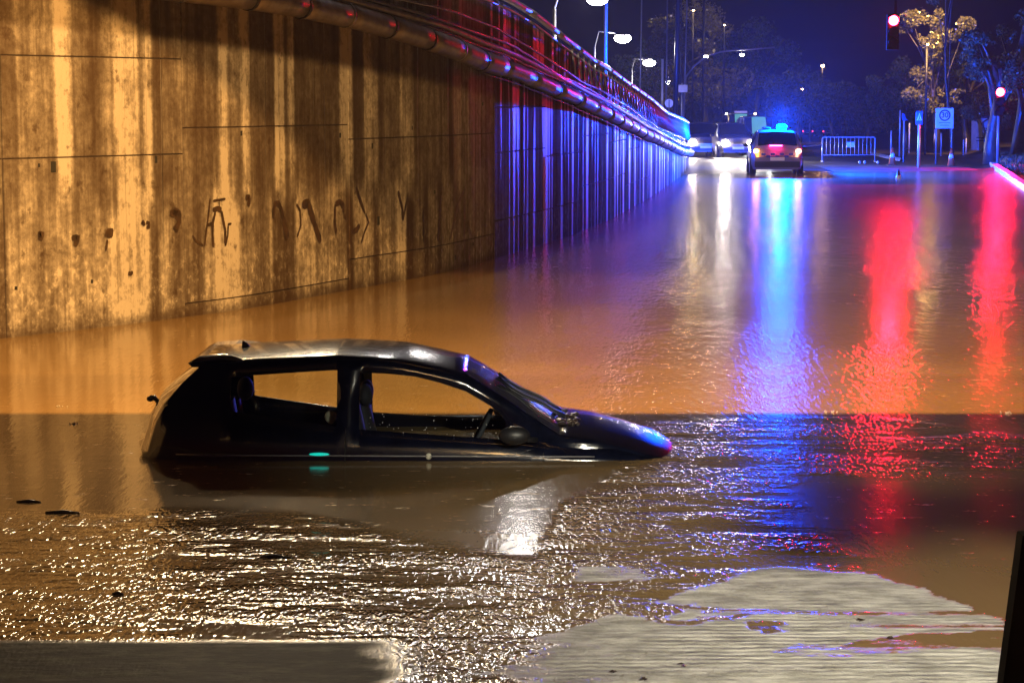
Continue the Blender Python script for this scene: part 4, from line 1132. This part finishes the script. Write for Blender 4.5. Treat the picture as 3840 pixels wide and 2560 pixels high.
signal(3350, 78, 70, 'upper red traffic light hanging high over the flooded road', 3350, True)
signal(3750, 346, 86, 'lower red traffic light beside the blue-lit tree trunk', 3750, rr=.16)

# ------------------------------------------------------------------ kerb, silt bank, house
kp = [G(3595, 612, .0), G(3640, 612, 0)]
pts = [Vector((interp([(60, 14.3), (65, 15.2), (89, 19.4), (95, 20.5)], y), y, 0)) for y in frange(58, 88, 2)]
kr = empty('kerb', (pts[0].x, pts[0].y, 0), 'white painted kerb rising from the water at the right edge', 'kerb')
for a_, c in zip(pts, pts[1:]):
    d = (c - a_); d.normalize(); nn = Vector((d.y, -d.x, 0)); a2 = a_ + d * .02 - pts[0]; c2 = c - d * .02 - pts[0]
    z0, z1 = -.25, .19 + random.uniform(-.01, .01)
    vs = [a2 - nn * .12 + Vector((0,0,z0)), a2 + nn * .12 + Vector((0,0,z0)), c2 + nn * .12 + Vector((0,0,z0)), c2 - nn * .12 + Vector((0,0,z0)), a2 - nn * .10 + Vector((0,0,z1)), a2 + nn * .12 + Vector((0,0,z1)), c2 + nn * .12 + Vector((0,0,z1)), c2 - nn * .10 + Vector((0,0,z1))]
    MB().add(vs, [(0,3,2,1),(4,5,6,7),(0,1,5,4),(1,2,6,5),(2,3,7,6),(3,0,4,7)]).build('kerb_stone', M['kerb'], kr)
rows = []
for i_ in range(14):
    t = i_ / 13; x = lerp(P(3090, 640, 84).x, P(3660, 640, 84).x, t)
    rows.append([Vector((x, y, gz_n(x, y) + .012 + .06 * math.sin(math.pi * t) * math.sin(math.pi * (y - 80) / 8.0001))) for y in (80, 81, 82, 83, 84, 85, 86, 87, 88)])
o = MB().grid(rows).build('silt_bank', M['soil']); o['kind'] = 'structure'
pts = [P(3262, 570, 100), P(3300, 580, 97), P(3340, 592, 94), P(3372, 598, 92)]
rows = [[Vector((q.x, q.y - .15, gz(q.x, q.y) + .03)), Vector((q.x + .1, q.y + .2, gz(q.x, q.y) + .16)), Vector((q.x + .35, q.y + .4, gz(q.x, q.y) + .03))] for q in pts]
o = MB().grid(rows).build('traffic_island_kerb', M['kerb']); o['kind'] = 'structure'
# pale gate hut between the trees, right
D = 100; p = ground_at(3692, D)
hut = empty('gate_hut', (p.x, D, p.z), 'small pale hut wall with dark bars behind the right-hand trees', 'building')
M['hut'] = pmat('pale_plaster', (.45, .40, .40), .8, noise=(3, .2))
MB().box(-.32, .32, 0, 1.5, 0, 1.45).build('wall', M['hut'], hut)
for zz in (.42, .56): MB().box(-.40, .40, -.05, -.02, zz, zz + .04).build('bar', M['metal_dark'], hut)
MB().box(-.40, .40, -.1, 1.6, 1.45, 1.55).build('roof', M['metal_dark'], hut)

# ------------------------------------------------------------------ trees
def tree(px, D, height, spread, crown_z, nleaf, label, leafm, leaf=.16, lean=0, trunk_r=.22, clumps=9, name='tree', base=None, group=None, seed=0, sz=.35):
    rnd = random.Random(seed * 31 + int(px))
    p = ground_at(px, D) if base is None else base
    rt = empty(name, p, label, 'tree', group)
    tb = MB(); top = Vector((lean, 0, height * .62))
    pts = [Vector((lean * t ** 2 + .12 * math.sin(t * 5 + seed), .1 * math.sin(t * 4), top.z * t)) for t in [0, .2, .4, .6, .8, 1]]
    tb.tube(pts, [trunk_r * 1.25, trunk_r, trunk_r * .88, trunk_r * .78, trunk_r * .6, trunk_r * .4], 10)
    cl = []
    for k in range(clumps):
        a_ = rnd.uniform(0, 2 * math.pi); rr = spread * math.sqrt(rnd.random()) * .85
        z = rnd.uniform(crown_z, height * .95); f = 1 - .5 * abs((z - crown_z) / (height - crown_z) - .4)
        c = Vector((lean + rr * f * math.cos(a_), rr * f * math.sin(a_) * .6, z)); cl.append((c, rnd.uniform(.16, .34) * spread * 1.25))
        s0 = pts[rnd.choice([2, 3, 4, 5])]
        tb.tube([s0, s0.lerp(c, .5) + Vector((0, 0, .15)), c], [trunk_r * .38, trunk_r * .22, trunk_r * .08], 6)
    tb.build('trunk', M['trunk'], rt)
    lb = MB()
    for k in range(nleaf):
        c, r_ = cl[rnd.randrange(len(cl))]
        d = Vector((rnd.gauss(0, 1), rnd.gauss(0, 1), rnd.gauss(0, 1))).normalized() * r_ * (rnd.random() ** .45) * Vector((1, 1, 1)).x
        q = c + Vector((d.x, d.y, d.z * .75))
        if mn.noise(q * 1.3 + Vector((seed, 0, 0))) < -.12: continue
        s = leaf * rnd.uniform(.6, 1.4)
        ax = Vector((rnd.gauss(0, 1), rnd.gauss(0, 1), rnd.gauss(0, 1))).normalized(); bx2 = ax.orthogonal().normalized()
        bx2.rotate(Matrix.Rotation(rnd.uniform(0, 6.28), 3, ax)); cx = ax.cross(bx2)
        lb.add([q - bx2 * s * .5, q + cx * s * .3, q + bx2 * s * .5, q - cx * s * .3], [(0, 1, 2, 3)])
    lb.build('crown', leafm, rt)
    return rt
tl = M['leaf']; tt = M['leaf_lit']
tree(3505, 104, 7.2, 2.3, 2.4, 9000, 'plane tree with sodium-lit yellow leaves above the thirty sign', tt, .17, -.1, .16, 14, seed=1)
tree(3620, 112, 5.8, 3.0, 1.9, 8000, 'dark bushy tree behind the thirty sign', tl, .17, .3, .2, 13, seed=2)
tree(3400, 118, 4.6, 2.4, 2.0, 7000, 'low dark tree left of the yellow-lit plane tree', tl, .17, -.2, .18, 11, seed=3)
tree(3728, 88, 6.2, 1.8, 3.2, 6000, 'tree whose thick wet trunk shines blue behind the lower red light', tl, .14, .1, .30, 10, seed=4)
tree(3826, 90, 7.5, 2.2, 3.0, 7000, 'tree with a pale brown trunk at the right picture edge', tl, .14, 0, .26, 11, seed=5)
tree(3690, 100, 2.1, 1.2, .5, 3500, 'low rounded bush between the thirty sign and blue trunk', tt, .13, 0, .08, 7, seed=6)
tree(2985, 165, 5.2, 3.6, 2.4, 8000, 'dim tree with wet glinting leaves above the police car', tl, .24, .6, .2, 12, seed=7)
tree(3120, 175, 5.6, 3.2, 2.6, 7000, 'dim tree around the distant orange lamp', tl, .24, -.3, .2, 11, seed=8)
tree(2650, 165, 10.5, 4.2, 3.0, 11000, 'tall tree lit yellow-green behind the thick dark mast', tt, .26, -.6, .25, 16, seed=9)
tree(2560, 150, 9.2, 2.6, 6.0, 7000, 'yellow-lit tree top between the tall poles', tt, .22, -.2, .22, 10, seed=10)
tree(2830, 185, 10.0, 4.5, 3.4, 9000, 'hazy tall tree over the queueing cars', tl, .28, .2, .25, 14, seed=11)
tree(3250, 150, 4.4, 3.2, 1.6, 8000, 'low dark tree above the right half of the crowd barrier', tl, .22, .1, .2, 12, seed=12)
tree(2460, 190, 9.0, 5.0, 3.2, 7000, 'dark tree behind the ribbed sign boards', tl, .28, 0, .25, 12, seed=13)
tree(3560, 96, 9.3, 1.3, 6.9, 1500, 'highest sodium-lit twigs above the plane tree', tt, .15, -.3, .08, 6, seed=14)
# far hedge / wood as one mass
lb = MB(); rnd = random.Random(5)
for k in range(26000):
    px = rnd.uniform(-20, 130); D = rnd.uniform(395, 425); hh = 5.5 + 3.0 * fbm(px * .06, 3) + 1.5 * fbm(px * .3, 9)
    z = gz(px, 400) + hh * rnd.random() ** .8; s = rnd.uniform(.35, .9)
    ax = Vector((rnd.gauss(0, 1), rnd.gauss(0, 1), rnd.gauss(0, 1))).normalized(); b2 = ax.orthogonal().normalized(); c2 = ax.cross(b2); q = Vector((px, D, z))
    lb.add([q - b2 * s, q + c2 * s * .7, q + b2 * s, q - c2 * s * .7], [(0, 1, 2, 3)])
o = lb.build('far_wood', M['leaf']); tag(o, 'dark mass of far trees closing the road', 'trees', kind='stuff')
# sodium lamp inside the plane tree
small_lamp(3478, 168, 101, 'sodium lamp half hidden in the plane tree leaves', M['e_sod'], .05, 40, (1, .60, .18))
small_lamp(2600, 40, 140, 'yellow lamp glinting in the tree beside the thick mast', M['e_sod'], .06, 140, (1, .72, .30))
q = P(3500, -90, 99)
hl = empty('street_lamp', (q.x + 5, 99, gz(q.x + 5, 99)), 'tall sodium street lamp out of view above the yellow-lit plane tree', 'street lamp')
MB().tube([(0, 0, 0), (0, 0, q.z + .3 - hl.location.z), (-5, 0, q.z + .15 - hl.location.z)], .07, 8).build('pole', M['metal_dark'], hl)
MB().ell((-5, 0, q.z + .05 - hl.location.z), (.3, .2, .1), 12, 8).build('head', M['metal_dark'], hl)
tv = P(3520, 220, 104.5) - Vector((q.x, 99, q.z - .15))
lamp('sodium_light', (-5, 0, q.z - .15 - hl.location.z), 7000, (1, .56, .14), .1, 'SPOT', hl, tv.to_track_quat('-Z', 'Y').to_euler(), 75, .4)
tv = P(2600, 60, 160) - P(2640, -60, 150)
q = P(2640, -60, 150); hl = empty('street_lamp', (q.x, 150, gz(q.x, 150)), 'street lamp out of view lighting the tree behind the thick mast', 'street lamp')
MB().tube([(0, 0, 0), (0, 0, q.z + .1 - hl.location.z)], .08, 8).build('pole', M['metal_dark'], hl)
lamp('yellow_light', (0, .3, q.z - .1 - hl.location.z), 4500, (1, .75, .30), .1, 'SPOT', hl, tv.to_track_quat('-Z', 'Y').to_euler(), 90, .4)
# grass on the verge
gb = MB(); rnd = random.Random(8)
for k in range(14000):
    y = rnd.uniform(66, 92); kx = interp([(60, 14.3), (65, 15.2), (89, 19.4), (95, 20.5)], y); x = kx + .2 + rnd.random() ** 1.3 * 5
    z = gz(x, y); a_ = rnd.uniform(0, 6.28); h = rnd.uniform(.06, .2); dx, dy = math.cos(a_) * .02, math.sin(a_) * .02
    gb.add([(x - dx, y - dy, z - .01), (x + dx, y + dy, z - .01), (x + rnd.uniform(-.06, .06), y + rnd.uniform(-.06, .06), z + h)], [(0, 1, 2)])
o = gb.build('grass', M['leaf']); tag(o, 'rough wet grass on the verge behind the white kerb', 'grass', kind='stuff')

# ------------------------------------------------------------------ floating bits and splashes
for px, py, ln, lb_ in [(108, 1882, .16, 'dark stick floating in front of the wall reflection at far left'), (235, 1922, .22, 'longer dark stick at the edge of the rough water on the left'), (1035, 2090, .18, 'thin dark stick on the sparkling water below the car'), (442, 2228, .06, 'small dark scrap floating on the sparkling water at left')]:
    g = G(px, py); o = MB().tube([(-ln / 2, 0, .004), (0, .01, .008), (ln / 2, -.01, .003)], [.006, .011, .005], 6).build('floating_stick', M['wood'], loc=g); tag(o, lb_, 'stick', 'floating sticks')
for px, py, lb_ in [(3228, 2327, 'wet leaf on the ribbed silt raft, uppermost'), (3340, 2395, 'larger leaf cluster on the silt raft at right'), (2560, 2497, 'wet leaf near the bottom edge, middle'), (2298, 2523, 'leaf near the bottom edge left of the silt raft'), (2416, 2550, 'leaf cut by the bottom edge')]:
    g = G(px, py); mb = MB()
    for k in range(3):
        a_ = random.uniform(0, 6.28); c, s = math.cos(a_) * .022, math.sin(a_) * .022; ox, oy = random.uniform(-.01, .01), random.uniform(-.02, .02)
        mb.add([(ox - c, oy - s, .006), (ox + s * .5, oy - c * .5, .014), (ox + c, oy + s, .008), (ox - s * .5, oy + c * .5, .012)], [(0, 1, 2, 3)])
    tag(mb.build('floating_leaf', M['wood'], loc=g), lb_, 'leaf', 'leaves on the water')
mb = MB()
for px, py in [(3115, 1545), (3770, 1550), (230, 1525), (265, 1590)]:
    g = G(px, py)
    for k in range(7):
        x = g.x + random.uniform(-.05, .05); y = g.y + random.uniform(-.03, .03); h = random.uniform(.008, .022)
        mb.tube([(x, y, 0), (x + random.uniform(-.012, .012), y, h)], [.006, .0015], 5)
o = mb.build('rain_splash', M['drop']); tag(o, 'small upright rain splashes on the flood water', 'splash', kind='stuff')

# ------------------------------------------------------------------ near post at the right picture edge
a_ = P(3835, 2040, 5.0); b2 = P(3770, 2560, 5.0); c2 = P(3700, 3200, 5.0)
o = MB().add([Vector((a_.x, 5, a_.z + .02)) - Vector((c2.x, 5, c2.z)), Vector((b2.x - .005, 5, b2.z)) - Vector((c2.x, 5, c2.z)), Vector((0, 0, 0)), Vector((.25, 0, 0)), Vector((b2.x + .12 - c2.x, 0, b2.z - c2.z)), Vector((a_.x + .10 - c2.x, 0, a_.z + .03 - c2.z))],
             [(0, 1, 4, 5), (1, 2, 3, 4)]).build('leaning_post', M['post_dark'], loc=(c2.x, 5, c2.z)); tag(o, 'dark leaning post close to the camera in the lower right corner', 'post')
s_ = o.modifiers.new('solid', 'SOLIDIFY'); s_.thickness = .06
# shielded floodlight hanging above the viewpoint: unseen visor plates added to cut its beam
FL = Vector((0.6, 1.85, 4.92))
fl = empty('floodlight', FL, 'sodium floodlight above the viewpoint with added unseen visor plates', 'floodlight')
MB().box(-.45, .45, .70, .72, -1.2, -.187).build('added_lower_visor', M['metal_dark'], fl)
MB().box(-.9, .9, .70, .72, -.046, .7).build('added_upper_visor', M['metal_dark'], fl)
MB().box(-.9, .9, -.3, .70, .32, .36).build('housing', M['metal_dark'], fl)
MB().box(-.9, .9, -.34, -.30, -1.2, .7).build('back_plate', M['metal_dark'], fl)
MB().box(-.9, .9, -.3, .70, -1.2, -1.16).build('bottom_plate', M['metal_dark'], fl)
MB().tube([(0, -.2, .36), (0, -.2, 4)], .05, 8).build('hanger', M['metal_dark'], fl)
lamp('sodium_light', (0, 0, 0), SODIUM_W, (1.0, .57, .19), .0018, parent=fl)
dv = Vector((2.2, 11.7, 0)) - Vector((3.2, -1.6, 5.6))
dl = Vector((0.5, 15.5, 8.0))
df = empty('deck_lamp', dl, 'sodium deck lamp with an added unseen cut-off plate and visor high above the sunken car', 'floodlight')
MB().box(-1.3, 1.3, -1.2, .27, -.82, -.80).build('added_cut_off_plate', M['metal_dark'], df)  # unseen plate added to set the shadow line across the water
MB().box(-1.3, 1.3, -1.2, .5, .25, .3).build('housing', M['metal_dark'], df)
MB().box(-1.3, 1.3, -1.24, -1.2, -.82, .3).build('back_plate', M['metal_dark'], df)
MB().box(-1.3, 1.3, .80, .82, -.36, .3).build('added_front_visor', M['metal_dark'], df)  # unseen visor added to keep this light off the upper wall
MB().tube([(0, -.3, .3), (0, -.3, 3)], .05, 8).build('hanger', M['metal_dark'], df)
lamp('sodium_light', (0, 0, 0), 12500, (1.0, .50, .13), .012, 'SPOT', df, Vector((0, .75, -.66)).to_track_quat('-Z', 'Y').to_euler(), 150, .5)
lamp('pavement_lamp', (3.2, -1.6, 5.6), WORKLAMP_W * .62, (1.0, .94, .74), .05, 'SPOT', None, dv.to_track_quat('-Z', 'Y').to_euler(), 27, 1.0)
# unseen bars added overhead to throw the crossed shadows on the right-hand water
bars_root = empty('shadow_bars', (3, 1.2, 0), 'unseen bars added overhead to cast the crossed shadows', 'shadow caster')
Lp = Vector((3.2, -1.6, 5.6))
def shadow_bar(p0, p1, r=.05):
    q = []
    for pp in (p0, p1):
        g = G(*pp); t = (1.2 - Lp.y) / (g.y - Lp.y); q.append(Lp.lerp(g, t) - bars_root.location)
    MB().tube(q, r, 8).build('shadow_bar', M['metal_dark'], bars_root)
shadow_bar((3080, 1835), (2930, 2060)); shadow_bar((3080, 1835), (4000, 1990)); shadow_bar((3000, 2010), (4000, 1850)); shadow_bar((2850, 1708), (4000, 1700), .02)

# ------------------------------------------------------------------ misty air
hz = MB().box(-150, 160, -40, 520, -9, 16).build('haze', pmat('haze', (.5, .5, .5)))
hz['kind'] = 'stuff'
m = hz.data.materials[0]; N, L = m.node_tree.nodes, m.node_tree.links
N.remove(N['Principled BSDF']); pv = N.new('ShaderNodeVolumePrincipled')
pv.inputs['Color'].default_value = (.85, .85, .9, 1); pv.inputs['Density'].default_value = HAZE_DENSITY; pv.inputs['Anisotropy'].default_value = .2
L.new(pv.outputs[0], N['Material Output'].inputs['Volume'])
